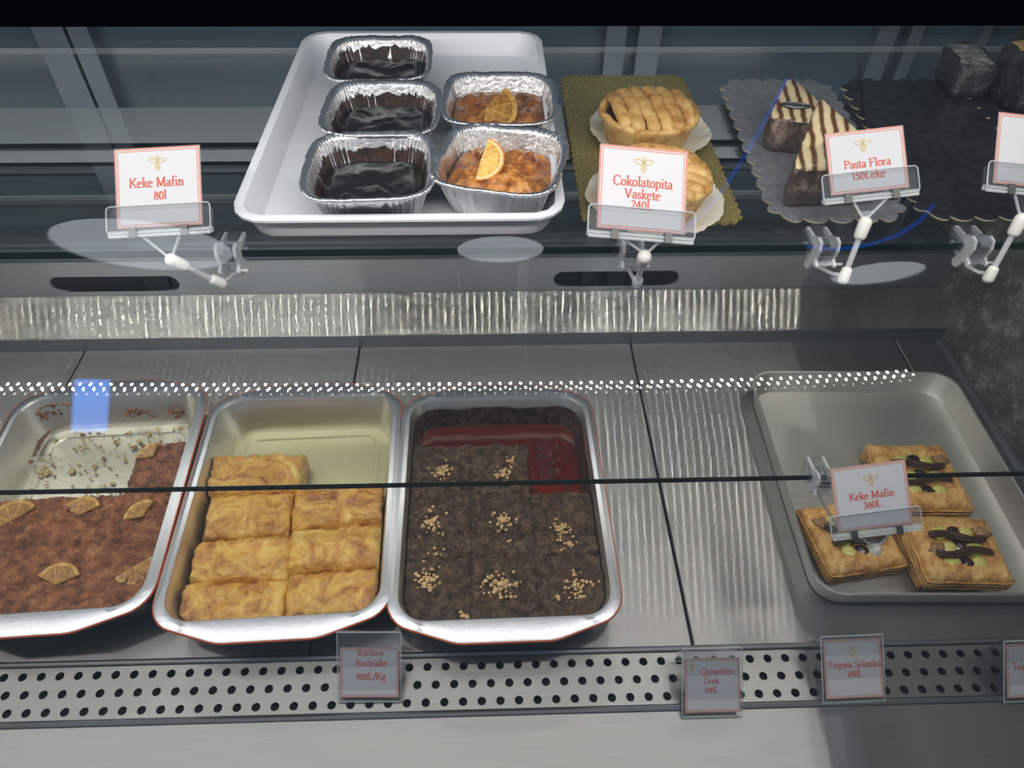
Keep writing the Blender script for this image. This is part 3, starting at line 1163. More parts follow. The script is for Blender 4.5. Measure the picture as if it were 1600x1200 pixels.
def place(o, pan):
    o.location, o.rotation_euler = pan.location, pan.rotation_euler
    return o


PANS = [((-.478, .503), 2.8, 'dark baking pan with copper rim line holding orange syrup cake'),
        ((-.2315, .4925), 2.0, 'dark baking pan with copper rim line holding filo pastries'),
        ((.0085, .4855), 0.8, 'dark baking pan with copper rim line holding nut topped cake')]
pan1, pan2, pan3 = [baking_pan((x, y, 0.0003), math.radians(r), lab) for (x, y), r, lab in PANS]


def local(pan, u, v, z):
    """pixel of the photograph -> pan coordinates at height z above the deck"""
    p = at(u, v, z=z) - Vector(pan.location)
    c, s = math.cos(-pan.rotation_euler.z), math.sin(-pan.rotation_euler.z)
    return (p.x * c - p.y * s, p.x * s + p.y * c)


# --- orange syrup cake
def b_syr(x, y, s):
    return .0030 * nz((x, y), 50, 3, s) + .0030 * nz((x, y), 170, 4, s)


yA = local(pan1, 150, 772, .04)[1]
yB2 = local(pan1, 250, 690, .04)[1]
xA = local(pan1, 205, 730, .04)[0]
o = slab(-.113, .113, -.153, yA, .0062, .038, .0021, b_syr, 2.0, .004, .002).obj('orange_cake_slab', M_syrupcake, angle=0)
tag(place(fixn(o), pan1), 'large reddish brown syrup cake slab with candied orange in the pan', 'cake')
o = slab(xA, .113, yA + .0004, yB2, .0062, .037, .0021, b_syr, 6.0, .004, .002).obj('orange_cake_piece', M_syrupcake, angle=0)
tag(place(fixn(o), pan1), 'single reddish brown cake piece beside the empty pan floor', 'cake')
# wet floor and crumbs where pieces were taken
fl = []
ring = rayring(rrect(CA - .012, CB - .012, CR - .005), 96)
fl = MB().loft([[(x, max(y, yA + .001), .0062) for x, y in ring], [(x * .9, max(y * .9, yA + .003), .0063) for x, y in ring]], True, False, True)
tag(place(fl.obj('syrup_film', M_syrup_clr, angle=0), pan1), 'thin wet syrup film on the emptied pan floor', 'syrup')
rnd = random.Random(5)


def crumb(m, c, r, rnd, flat=1.0):
    n = 6
    vs = []
    for (zz, k) in ((-.6, .7), (0.1, 1.0), (.7, .6)):
        for i in range(n):
            q = 2 * math.pi * i / n + rnd.uniform(-.3, .3)
            rr = r * k * rnd.uniform(.75, 1.2)
            vs.append((c[0] + rr * math.cos(q), c[1] + rr * math.sin(q), c[2] + zz * r * flat * rnd.uniform(.8, 1.1)))
    m.loft([vs[0:6], vs[6:12], vs[12:18]], True, True, True)


cr, cr2 = MB(), MB()
for k in range(420):
    x, y = rnd.uniform(-.092, .09), rnd.uniform(yA + .006, .132)
    if x > xA - .004 and y < yB2 + .004:
        continue
    if nz((x, y), 28, 3, 3.0) < -.02 and k % 4:
        continue
    r = rnd.uniform(.0006, .0019) if k % 14 else rnd.uniform(.0018, .0032)
    crumb(cr if k % 5 else cr2, (x, y, .0064), r * 1.3, rnd, .3)
for k in range(60):
    x, y = xA - rnd.random() ** 2 * .03, yA + rnd.random() * .02
    crumb(cr, (x, y, .0075), rnd.uniform(.001, .003), rnd)
for o_, nm, mt, lb in ((cr, 'pale_crumbs', M_sponge, 'pale sponge crumbs scattered on the emptied pan floor'), (cr2, 'brown_crumbs', M_syrupcake, 'brown cake crumbs scattered on the emptied pan floor')):
    o = tag(place(o_.obj(nm, mt, angle=0), pan1), lb, 'crumbs')
    o['kind'] = 'stuff'
# baked-on residue on the back wall
rs = MB()
for (u, v, w, h) in ((75, 640, .030, .014), (225, 645, .022, .008), (285, 646, .016, .010), (95, 628, .02, .01), (60, 665, .016, .014), (30, 720, .02, .02)):
    for k in range(26):
        gx, gy = rnd.gauss(0, .4), rnd.gauss(0, .4)
        p = at(u, v, y=pan1.location.y + CB - .006)
        x = p.x - pan1.location.x + gx * w
        z = min(max(p.z + gy * h, .010), .045)
        x, y = clamp_cav(x, .3, z, .0002)
        if u < 70:
            y = min(y, .135 - abs(rnd.gauss(0, .02)))
            x = clamp_cav(-.2, y, z, .0002)[0]
        crumb(rs, (x, y, z), rnd.uniform(.0010, .0032), rnd, .8)
o = tag(place(rs.obj('baked_residue', M_syrupcake, angle=0), pan1), 'browned cake residue stuck along the emptied pan wall', 'residue')
o['kind'] = 'stuff'
for (u, v, R, a0, a1, rz, lab) in ((18, 812, .026, 20, 190, 20, 'candied orange half slice at the left frame edge'),
                                  (122, 803, .024, 60, 190, -35, 'amber candied orange slice in the cake middle'),
                                  (222, 806, .021, 40, 160, 30, 'pale edged candied orange slice beside the right pan wall'),
                                  (86, 912, .024, 0, 130, 25, 'candied orange slice sunk near the front left of the cake'),
                                  (208, 885, .020, 150, 330, 70, 'glossy candied orange slice near the front right of the cake'),
                                  (238, 712, .020, 70, 170, 15, 'thin curled candied orange strip on the single cake piece')):
    p = at(u, v, z=.0415)
    citrus('candied_orange_slice', (p.x, p.y, .0392), (math.radians(7), math.radians(-4), math.radians(rz)), R, .0026, a0, a1, lab, 'candied orange slices on the syrup cake', M_fleshdry, M_rinddry, lump=.0009)


# --- filo pastries
def b_filo(x, y, s):
    r = 1 - abs(nz((x * .55 + y * .9, y - .5 * x), 62, 2, s + 4))
    return .0042 * nz((x, y), 32, 2, s) + .0034 * (r * r - .6) + .0012 * nz((x, y), 240, 3, s)


rows = [[(322, 470, 706, 762), (320, 452, 768, 834), (300, 452, 836, 900), (278, 442, 905, 975)], [(456, 598, 756, 822), (450, 600, 818, 884), (446, 594, 886, 960)]]
names = [['golden filo pastry alone at the back left of its pan', 'golden filo pastry second from the back in the left row', 'golden filo pastry third from the back in the left row', 'golden filo pastry at the front left corner of its pan'],
         ['golden filo pastry at the back of the right row', 'golden filo pastry in the middle of the right row', 'golden filo pastry at the front right corner of its pan']]
zt = .043
for ci, colm in enumerate(rows):
    for ri, (u0, u1, v0, v1) in enumerate(colm):
        um = (u0 + u1) / 2
        yb_, yf_ = local(pan2, um, v0, zt)[1], local(pan2, um, v1, zt)[1]
        xl, xr = local(pan2, u0, (v0 + v1) / 2, zt)[0], local(pan2, u1, (v0 + v1) / 2, zt)[0]
        if ri < len(colm) - 1:
            yf_ = local(pan2, um, colm[ri + 1][2], zt)[1] + .0016
        s = 3.1 * ri + 7 * ci

        def pill(fx, fy, s=s):
            return .0085 * (max(0, math.sin(math.pi * fy)) ** .5 - .72) + .003 * (max(0, math.sin(math.pi * fx)) ** .4 - .8) + .0025 * fy
        o = slab(xl, xr, yf_, yb_, .0066, zt - .003, .0022, b_filo, s, .007, .0022, True, 2.0, pill).obj('filo_pastry', M_filo, angle=0)
        tag(place(fixn(o), pan2), names[ci][ri], 'pastry', 'filo pastries in the middle pan')
ring = rayring(rrect(CA - .010, CB - .010, CR - .004), 96)
sy = MB().loft([[(x, y, .0064) for x, y in ring], [(x * .5, y * .5, .0064) for x, y in ring]], True, False, True)
tag(place(sy.obj('pale_syrup', M_syrup_yel, angle=0), pan2), 'pale yellow syrup pooled on the pan floor by the pastries', 'syrup')


# --- nut topped cake
def b_nut(x, y, s):
    return .0030 * nz((x, y), 55, 3, s) + .0034 * nz((x, y), 170, 4, s)


zt = .045
yc = [local(pan3, 780, v, zt)[1] for v in (692, 770, 868)] + [-.154]
xc = [-.113, local(pan3, 735, 850, zt)[0], local(pan3, 835, 850, zt)[0], .113]
nut_spots = {(0, 0): [(690, 735, .011, 40)], (0, 1): [(787, 738, .013, 36), (800, 718, .006, 8)],
             (1, 0): [(672, 818, .012, 55), (682, 865, .005, 6), (655, 770, .002, 2)], (1, 1): [(788, 815, .011, 45), (795, 845, .003, 2)], (1, 2): [(876, 826, .010, 42), (890, 850, .008, 16)],
             (2, 0): [(668, 903, .011, 60), (728, 962, .004, 12), (740, 910, .004, 6)], (2, 1): [(784, 915, .0125, 85), (780, 868, .003, 2), (757, 908, .003, 4)], (2, 2): [(898, 915, .011, 42), (872, 932, .003, 5), (928, 910, .006, 4)]}
labs = {(0, 0): 'dark nut cake piece at the back left of its pan', (0, 1): 'dark nut cake piece beside the red syrup pool, back row',
        (1, 0): 'dark nut cake piece at the left of the middle row', (1, 1): 'dark nut cake piece in the centre of the middle row', (1, 2): 'dark nut cake piece at the right below the syrup pool',
        (2, 0): 'dark nut cake piece at the front left corner', (2, 1): 'dark nut cake piece at the front centre with most nuts', (2, 2): 'dark nut cake piece at the front right corner'}
rnd = random.Random(11)
for r in range(3):
    for c in range(3):
        if (r, c) == (0, 2):
            continue
        g = .0002
        x0, x1 = xc[c] + g, xc[c + 1] - g
        y1, y0 = yc[r] - g, yc[r + 1] + g
        s = 2.7 * r + 5.3 * c
        t = place(thing('nut_cake', labs[(r, c)], 'cake', group='nut topped cake pieces'), pan3)
        o = slab(x0, x1, y0, y1, .0066, zt - .003, .0019, b_nut, 3.0, .0014, .0022).obj('sponge', M_walnutcake, t, angle=0)
        fixn(o)
        m = MB()
        for (u, v, rad, n) in nut_spots[(r, c)]:
            px, py = local(pan3, u, v, zt)
            for k in range(int(n * 1.25)):
                q, d = rnd.uniform(0, 6.283), 1.3 * rad * min(1.5, abs(rnd.gauss(0, .55)))
                x, y = px + d * math.cos(q), py + d * math.sin(q)
                if not (x0 + .002 < x < x1 - .002 and y0 + .002 < y < y1 - .002):
                    continue
                rr = rnd.uniform(.0012, .0025)
                crumb(m, (x, y, zt - .003 + b_nut(x, y, 3.0) + rr * .5 + (.001 if d < rad * .4 and k % 2 else 0)), rr, rnd)
        n_ = m.obj('chopped_nuts', M_nut, t, angle=0)
        n_['kind'] = 'stuff'
ring = rayring(rrect(CA - .0078, CB - .0078, CR - .003), 96)
sy = MB().loft([[(x, y, .0135) for x, y in ring], [(x * .5, y * .5, .0135) for x, y in ring]], True, False, True)
tag(place(sy.obj('dark_syrup', M_syrup_red, angle=0), pan3), 'dark red amber syrup pooled at the back of the pan', 'syrup')
bub = MB()
for k in range(46):
    x, y = rnd.uniform(xc[2] - .01, .088), rnd.uniform(yc[1] + .02, .118)
    if x < xc[2] + .003 and y < yc[0] + .003:
        continue
    crumb(bub, (x, y, .0142), rnd.uniform(.0012, .0032), rnd)
o = tag(place(bub.obj('syrup_crumbs', M_walnutcake, angle=0), pan3), 'dark wet cake crumbs floating in the red syrup', 'crumbs')
o['kind'] = 'stuff'
# dark stain ring and smears on the back wall of the pan
st = MB()
rings = []
for z in (.0138, .026, .040):
    k = inset(z) + .0006
    rings.append(rayring(rrect(CA - k, CB - k, CR - k * .5), 160))
sel = [i for i in range(160) if rings[0][i][1] > yc[1] - .01]
sel.sort(key=lambda i: -math.atan2(rings[0][i][1], rings[0][i][0]))
rows_ = []
for ri, z in enumerate((.0138, .026, .040)):
    rows_.append([(rings[ri][i][0], rings[ri][i][1], z + (.006 * nz((i * .12, 0), 1, 2, 2.0) if ri == 2 else 0)) for i in sel])
tag(place(st.loft(rows_, closed=False).obj('wall_stain', food('dark_syrup_stain', [(0.35, (0.018, 0.012, 0.010)), (0.65, (0.10, 0.065, 0.045))], 120, 0.3, 0.4, ((420, .6, .001),)), angle=0), pan3),
    'dark syrup stain up the back wall of the nut cake pan', 'stain')


# ------------------------------------------------------------------ steel tray with fruit pastries
TRX, TRY, TRR = .4915, .5275, math.radians(-1.5)
tt = tag(fixn(tray('steel_tray', .140, .166, .030, .034, .006, .0012, .0018, M_tray).obj('steel_tray', M_tray, angle=30)), 'shallow worn aluminium tray holding the fruit pastries', 'tray')
tt.location, tt.rotation_euler = (TRX, TRY, .0003), (0, 0, TRR)


def b_puff(x, y, s):
    return .0012 * nz((x, y), 60, 3, s) + .0010 * nz((x, y), 190, 3, s)


def fruit_pastry(c, rz, w, l, h, z0, label, seed, topping=True, tilt=0.0, flip=1):
    t = thing('fruit_pastry', label, 'pastry', (c[0], c[1], z0), rz, 'puff pastries in the steel tray')
    t.rotation_euler = (tilt, 0, rz)

    def shape(fx, fy):
        d = max(abs(fx - .5), abs(fy - .52)) * 2
        return .006 * min(1, max(0, (d - .42) / .2)) - .004 - .003 * max(0, (d - .8) / .2)
    o = slab(-w / 2, w / 2, -l / 2, l / 2, .0006, h, .0024, b_puff, seed, .006, .0022, False, 2.2, shape if topping else None).obj('crust', M_puff, t, angle=0)
    fixn(o)
    # flaky layers round the sides
    m = MB()
    for zz in (.3, .55, .78):
        k = 1 + .0012 / w
        pts = []
        for (x, y) in rayring(rrect(w / 2 * k, l / 2 * k, .003), 90):
            pts.append((x + .0011 * nz((x, y), 70, 2, seed + zz * 9), y + .0011 * nz((x, y), 70, 2, seed + 3), h * zz - .002 + .0012 * nz((x, y), 50, 2, seed + zz * 5)))
        m.tube(pts, .0016, 5, closed=True)
    m.obj('flaky_layers', M_puff, t, angle=0)
    if not topping:
        return t
    zt = h - .003
    for sx in (-1, 1):
        for k, fy in enumerate((-.24, -.02, .22)):
            m = MB().lathe([(.0005, .0058), (.005, .0052), (.0085, .0030), (.0098, 0), (.008, -.002)][::-1], (sx * w * .155 + (.003 if k == 1 else 0), fy * l, zt), 18, wob=lambda q, r, z: (r * (1 + .12 * math.sin(2 * q + seed)), z))
            m.obj('custard_dab', M_custard, t, angle=0)
    for k, fy in enumerate((-.25, 0, .24)):
        m = MB().lathe([(.0005, .0056), (.0055, .0048), (.0085, .002), (.0095, -.002)][::-1], (.001, fy * l, zt), 16)
        lumpy(m, .0014, 260, seed + k).obj('jam_dab', M_jam, t, angle=0)
    for s, fy in ((1, -.12), (-1, .13)):
        o = None
        for g in (-1, 0, 1):
            pts = []
            for k in range(17):
                f = -1 + k / 8
                pts.append((f * w * .34, fy * l + s * flip * .0036 * math.sin(f * 3.0) + g * .0024, zt + .0072 + (.0012 if g == 0 else 0) + .001 * math.sin(f * 5 + g)))
            mm = MB().tube(pts, [.001] + [.0021] * 15 + [.001], 7)
            if o is None:
                o = mm
            else:
                o.add(mm.v, mm.f)
        o.obj('chocolate_ribbon', M_chocpipe, t, angle=0)
    for (fx, fy, q) in ((-.30 * flip, -.06, .5), (.33 * flip, .21, -.4)):
        m = MB()
        rg = [[(.0105 * k * math.cos(a) * (1 + .18 * math.sin(5 * a)), .0072 * k * math.sin(a) * (1 + .2 * math.cos(4 * a)), z) for a in (2 * math.pi * i / 28 for i in range(28))] for k, z in ((.7, -.001), (1, .001), (.85, .004), (.4, .0055))]
        m.loft(rg, True, True, True)
        lumpy(m, .0015, 330, seed + fx)
        m.xf(Matrix.Translation((fx * w, fy * l, zt + .0035)) @ Matrix.Rotation(q, 4, 'Z'))
        m.obj('walnut_half', M_walnut, t, angle=0)
    return t


zb = .0016
cA = at(1437, 742, z=.026)
cB = at(1333, 834, z=.026)
cC = at(1497, 856, z=.042)
fruit_pastry((cA.x, cA.y), math.radians(-2), .098, .096, .026, zb, 'square fruit pastry farthest back in the steel tray', 1.0)
fruit_pastry((cB.x, cB.y), math.radians(8), .092, .088, .024, zb, 'square fruit pastry at left behind the Keke Mafin 360L card', 4.0, flip=-1)
fruit_pastry((cC.x + .002, cC.y + .010), math.radians(1), .088, .072, .017, zb, 'plain puff pastry base underneath the front right pastry', 9.0, topping=False)
fruit_pastry((cC.x, cC.y), math.radians(-3), .092, .080, .024, zb + .0195, 'square fruit pastry stacked on top at the front right', 7.0)

# ------------------------------------------------------------------ lettering: a small drawn serif alphabet (cap height 1)
def arc(cx, cy, rx, ry, a0, a1, n=14):
    return [(cx + rx * math.cos(math.radians(a0 + (a1 - a0) * k / n)), cy + ry * math.sin(math.radians(a0 + (a1 - a0) * k / n))) for k in range(n + 1)]


X = .62
L = lambda *p: list(p)
SF = .13
G = {
    ' ': (.34, [], []),
    'K': (.86, [L((.17, 0), (.17, 1)), L((.72, 1), (.24, .46)), L((.34, .56), (.76, 0))], [(.17, 0), (.17, 1), (.70, 1), (.76, 0)]),
    'M': (1.06, [L((.17, 0), (.17, 1)), L((.17, 1), (.52, .08)), L((.86, 1), (.52, .08)), L((.88, 0), (.88, 1))], [(.17, 0), (.15, 1), (.88, 0), (.90, 1)]),
    'C': (.82, [arc(.46, .5, .37, .5, 42, 318, 22)], [(.73, .76, 1)]),
    'V': (.82, [L((.10, 1), (.42, .02)), L((.72, 1), (.42, .02))], [(.10, 1), (.72, 1)]),
    'L': (.70, [L((.17, 0), (.17, 1)), L((.17, .03), (.62, .03))], [(.17, 0), (.17, 1), (.62, .10, 1)]),
    'P': (.70, [L((.17, 0), (.17, 1)), L((.17, .97), (.34, .97)) + arc(.36, .74, .25, .23, 90, -90) + L((.17, .51))], [(.17, 0), (.15, 1)]),
    'F': (.66, [L((.17, 0), (.17, 1)), L((.17, .97), (.58, .97)), L((.17, .52), (.46, .52))], [(.17, 0), (.15, 1), (.58, .90, 1), (.46, .52, 1)]),
    'A': (.84, [L((.42, 1), (.10, 0)), L((.42, 1), (.74, 0)), L((.22, .35), (.62, .35))], [(.10, 0), (.74, 0)]),
    'Q': (.94, [arc(.47, .5, .38, .5, 0, 360, 28), L((.45, .05), (.62, -.16), (.90, -.24))], []),
    'G': (.90, [arc(.47, .5, .38, .5, 42, 330, 22), L((.76, .10), (.76, .42))], [(.76, .42), (.75, .76, 1)]),
    'T': (.78, [L((.39, 0), (.39, 1)), L((.08, .97), (.70, .97))], [(.39, 0), (.08, .90, 1), (.70, .90, 1)]),
    'S': (.62, [arc(.32, .74, .21, .25, 35, 270, 14) + arc(.32, .25, .22, .24, 90, -145, 14)[1:]], [(.50, .83, 1), (.12, .16, 1)]),
    'B': (.74, [L((.17, 0), (.17, 1)), L((.17, .97), (.34, .97)) + arc(.36, .76, .21, .21, 90, -90) + L((.17, .55)), L((.30, .55)) + arc(.36, .29, .26, .26, 90, -90) + L((.17, .03))], [(.13, 0), (.13, 1)]),
    'e': (.54, [L((.08, .37), (.46, .37)) + arc(.27, .34, .20, .28, 6, 90, 6)[1:] + arc(.27, .31, .21, .31, 90, 318, 16)[1:]], []),
    'k': (.60, [L((.15, 0), (.15, 1.05)), L((.50, X), (.20, .30)), L((.26, .36), (.52, 0))], [(.15, 0), (.10, 1.05), (.50, X), (.53, 0)]),
    'a': (.54, [L((.10, .50)) + arc(.25, .46, .15, .16, 150, 0, 10) + L((.40, .08), (.48, .02), (.52, .04)), arc(.23, .17, .16, .17, 70, 350, 16), L((.28, .34), (.40, .38))], []),
    'f': (.40, [L((.18, 0), (.18, .80)) + arc(.34, .80, .16, .24, 180, 50, 8), L((.04, X - .02), (.36, X - .02))], [(.18, 0)]),
    'i': (.32, [L((.16, 0), (.16, X)), L((.16, .86), (.16, .98))], [(.16, 0), (.11, X)]),
    'n': (.62, [L((.15, 0), (.15, X)), L((.15, .44)) + arc(.32, .42, .16, .20, 150, 0, 10) + L((.48, 0))], [(.15, 0), (.10, X), (.48, 0)]),
    'm': (.92, [L((.15, 0), (.15, X)), L((.15, .44)) + arc(.31, .42, .15, .20, 150, 0, 10) + L((.46, 0)), L((.46, .44)) + arc(.62, .42, .15, .20, 150, 0, 10) + L((.77, 0))], [(.15, 0), (.10, X), (.46, 0), (.77, 0)]),
    'h': (.62, [L((.15, 0), (.15, 1.05)), L((.15, .44)) + arc(.32, .42, .16, .20, 150, 0, 10) + L((.48, 0))], [(.15, 0), (.10, 1.05), (.48, 0)]),
    'u': (.62, [L((.14, X), (.14, .20)) + arc(.30, .20, .16, .20, 180, 330, 10), L((.47, X), (.47, .02), (.56, .02))], [(.10, X), (.43, X)]),
    'o': (.58, [arc(.29, .31, .22, .31, 0, 360, 24)], []),
    'l': (.32, [L((.16, 0), (.16, 1.05))], [(.16, 0), (.11, 1.05)]),
    't': (.38, [L((.17, .82), (.17, .14)) + arc(.28, .14, .11, .13, 180, 320, 8), L((.03, X - .02), (.34, X - .02))], []),
    'p': (.60, [L((.15, -.32), (.15, X)), arc(.30, .31, .21, .31, 135, -135, 18)], [(.15, -.32), (.10, X)]),
    's': (.44, [arc(.23, .46, .14, .16, 35, 270, 10) + arc(.22, .15, .15, .15, 90, -145, 10)[1:]], [(.35, .50, 1), (.08, .10, 1)]),
    'r': (.44, [L((.15, 0), (.15, X)), L((.15, .42), (.25, .58), (.40, .58))], [(.15, 0), (.10, X)]),
    'g': (.54, [arc(.24, .40, .16, .21, 0, 360, 20), L((.14, .22), (.12, .10), (.30, .04), (.44, -.06)) + arc(.26, -.14, .20, .14, 30, -190, 14), L((.36, .54), (.52, .58))], []),
    'v': (.54, [L((.06, X), (.27, .02)), L((.48, X), (.27, .02))], [(.06, X), (.48, X)]),
    '0': (.56, [arc(.28, .42, .20, .42, 0, 360, 24)], []),
    '1': (.46, [L((.24, 0), (.24, .84))], [(.24, 0), (.16, .84)]),
    '2': (.54, [arc(.25, .62, .18, .22, 160, -35, 12) + L((.10, .04), (.46, .04))], [(.46, .10, 1)]),
    '3': (.52, [arc(.23, .64, .15, .20, 150, -90, 12) + arc(.22, .22, .19, .22, 90, -150, 12)], []),
    '4': (.56, [L((.36, .84), (.05, .26), (.50, .26)), L((.37, 0), (.37, .84))], [(.37, 0)]),
    '5': (.52, [L((.42, .82), (.16, .82), (.12, .48)) + arc(.22, .26, .20, .25, 110, -150, 14)], []),
    '6': (.54, [L((.44, .84), (.20, .60)) + arc(.27, .26, .19, .26, 150, 510, 22)], []),
    '8': (.54, [arc(.27, .64, .15, .20, -90, 270, 20), arc(.27, .22, .19, .22, 90, 450, 20)], []),
    '9': (.54, [L((.10, .0), (.34, .24)) + arc(.27, .58, .19, .26, -30, 330, 22)], []),
    '/': (.40, [L((.04, -.10), (.36, 1.0))], []),
    ':': (.30, [L((.15, .02), (.15, .14)), L((.15, .46), (.15, .58))], []),
}
THICK, THIN = .155, .075


def ribbon(m, pts, wfun, z):
    n = len(pts)
    vs = []
    for i, p in enumerate(pts):
        a, b = pts[max(i - 1, 0)], pts[min(i + 1, n - 1)]
        tx, ty = b[0] - a[0], b[1] - a[1]
        l = math.hypot(tx, ty) or 1
        tx, ty = tx / l, ty / l
        w = wfun(ty) / 2
        vs += [(p[0] - ty * w, p[1] + tx * w, z), (p[0] + ty * w, p[1] - tx * w, z)]
    m.add(vs, [(2 * i, 2 * i + 1, 2 * i + 3, 2 * i + 2) for i in range(n - 1)])


def text_mesh(m, txt, cx, base, width=None, size=None, align='c', z=.0003):
    adv = sum(G[c][0] for c in txt)
    s = size if size else width / adv
    x = cx - (adv * s / 2 if align == 'c' else 0)
    for c in txt:
        a, strokes, serifs = G[c]
        t = MB()
        for st in strokes:
            if len(st) > 1:
                ribbon(t, st, lambda ty: THIN + (THICK - THIN) * abs(ty) ** 1.2, 0)
        for sf in serifs:
            if len(sf) == 3:
                t.add([(sf[0] - .03, sf[1] - .09, 0), (sf[0] + .03, sf[1] - .09, 0), (sf[0] + .03, sf[1] + .09, 0), (sf[0] - .03, sf[1] + .09, 0)], [(0, 1, 2, 3)])
            else:
                k = .028
                yy = sf[1] + (k if sf[1] < .05 else -k)
                t.add([(sf[0] - SF, yy - k, 0), (sf[0] + SF, yy - k, 0), (sf[0] + SF, yy + k, 0), (sf[0] - SF, yy + k, 0)], [(0, 1, 2, 3)])
        m.add([(x + v[0] * s, base + v[1] * s, z) for v in t.v], t.f)
        x += a * s
    return s


def emblem(m, cx, cy, R, z=.0003):
    w = lambda ty: R * .10
    for sx in (-1, 1):
        pts = []
        for k in range(25):
            a = 2 * math.pi * k / 24
            px, py = R * .50 + R * .46 * math.cos(a), R * .22 * math.sin(a)
            q = math.radians(18)
            pts.append((cx + sx * (px * math.cos(q) - py * math.sin(q)), cy + R * .12 + px * math.sin(q) * .8 + py * math.cos(q)))
        ribbon(m, pts, w, z)
        ribbon(m, [(cx + sx * R * .04, cy + R * .42), (cx + sx * R * .16, cy + R * .68), (cx + sx * R * .24, cy + R * .74)], w, z)
    body = [(cx + R * .24 * math.sin(a) * (1 if math.cos(a) > -.2 else 1), cy - R * .35 + R * .42 * math.cos(a)) for a in (2 * math.pi * k / 24 for k in range(25))]
    ribbon(m, body, w, z)
    ribbon(m, arc(cx, cy + R * .26, R * .12, R * .14, 0, 360, 16), w, z)
    for f in (-.15, -.35, -.55):
        ribbon(m, [(cx - R * .2, cy + R * f), (cx + R * .2, cy + R * f)], w, z)


CARD_N = 0


def price_card(Mx, w, h, lines, label, bend=0.0, emb=(0.0, .80, .085), parent_cat='price card', edge_only=None, aligned='c', border=True):
    """card standing in its local x-y plane, y up from the bottom edge; Mx places it"""
    t = thing('price_card', label, parent_cat, (0, 0, 0), 0, 'white price cards')
    t.matrix_world = Mx

    def B(m):
        if bend:
            out = []
            for (x, y, z) in m.v:
                f = max(0.0, y / h)
                out.append((x, y, z - bend * f ** 3))
            m.v = out
        return m
    n = 14
    m = MB()
    for z0, z1 in ((-.0004, 0.0),):
        m.loft([[(-w / 2, h * k / n, z0), (w / 2, h * k / n, z0), (w / 2, h * k / n, z1), (-w / 2, h * k / n, z1)] for k in range(n + 1)], True, True, True)
    fixn(B(m).obj('sheet', M_paper, t, smooth=False))
    if border:
        m = MB()
        for ins, lw in ((.0007, .0009), (.0024, .0005)):
            a, b0, b1 = w / 2 - ins, ins, h - ins
            for k in range(n):
                y0, y1 = b0 + (b1 - b0) * k / n, b0 + (b1 - b0) * (k + 1) / n
                for sx in (-1, 1):
                    m.add([(sx * a - lw / 2, y0, .0002), (sx * a + lw / 2, y0, .0002), (sx * a + lw / 2, y1, .0002), (sx * a - lw / 2, y1, .0002)], [(0, 1, 2, 3)])
            for y in (b0, b1):
                m.add([(-a, y - lw / 2, .0002), (a, y - lw / 2, .0002), (a, y + lw / 2, .0002), (-a, y + lw / 2, .0002)], [(0, 1, 2, 3)])
        B(m).obj('border', M_border, t, smooth=False)
    if emb:
        m = MB()
        emblem(m, emb[0] * w, emb[1] * h, emb[2] * w * 1.25)
        B(m).obj('emblem', M_gold, t, smooth=False)
    if lines:
        m = MB()
        for (txt, fx, fy, fw) in lines:
            text_mesh(m, txt, fx * w, fy * h, fw * w, align=aligned)
        B(m).obj('lettering', M_red, t, smooth=False)
    return t


def basis(bl, br, tl, tr):
    """orthonormal frame of a card from its corner points; returns matrix, width, height"""
    o = (bl + br) / 2
    rx = ((br - bl) + (tr - tl)).normalized()
    up = (tl + tr) / 2 - o
    h = up.length
    up = (up - rx * up.dot(rx)).normalized()
    n = rx.cross(up)
    w = ((br - bl).length + (tr - tl).length) / 2
    return Matrix(((rx.x, up.x, n.x, o.x), (rx.y, up.y, n.y, o.y), (rx.z, up.z, n.z, o.z), (0, 0, 0, 1))), w, h


def capsule(m, a, b, r0, r1, n=14):
    a, b = Vector(a), Vector(b)
    d = (b - a)
    L_ = d.length
    d.normalize()
    pts, rad = [], []
    for k in range(5):
        q = math.pi / 2 * k / 4
        pts.append(a - d * r0 * .8 * math.cos(q))
        rad.append(max(r0 * math.sin(q), r0 * .25))
    for k in range(5):
        q = math.pi / 2 * k / 4
        pts.append(b + d * r1 * .8 * math.sin(q))
        rad.append(max(r1 * math.cos(q), r1 * .25))
    return m.tube(pts, rad, n)


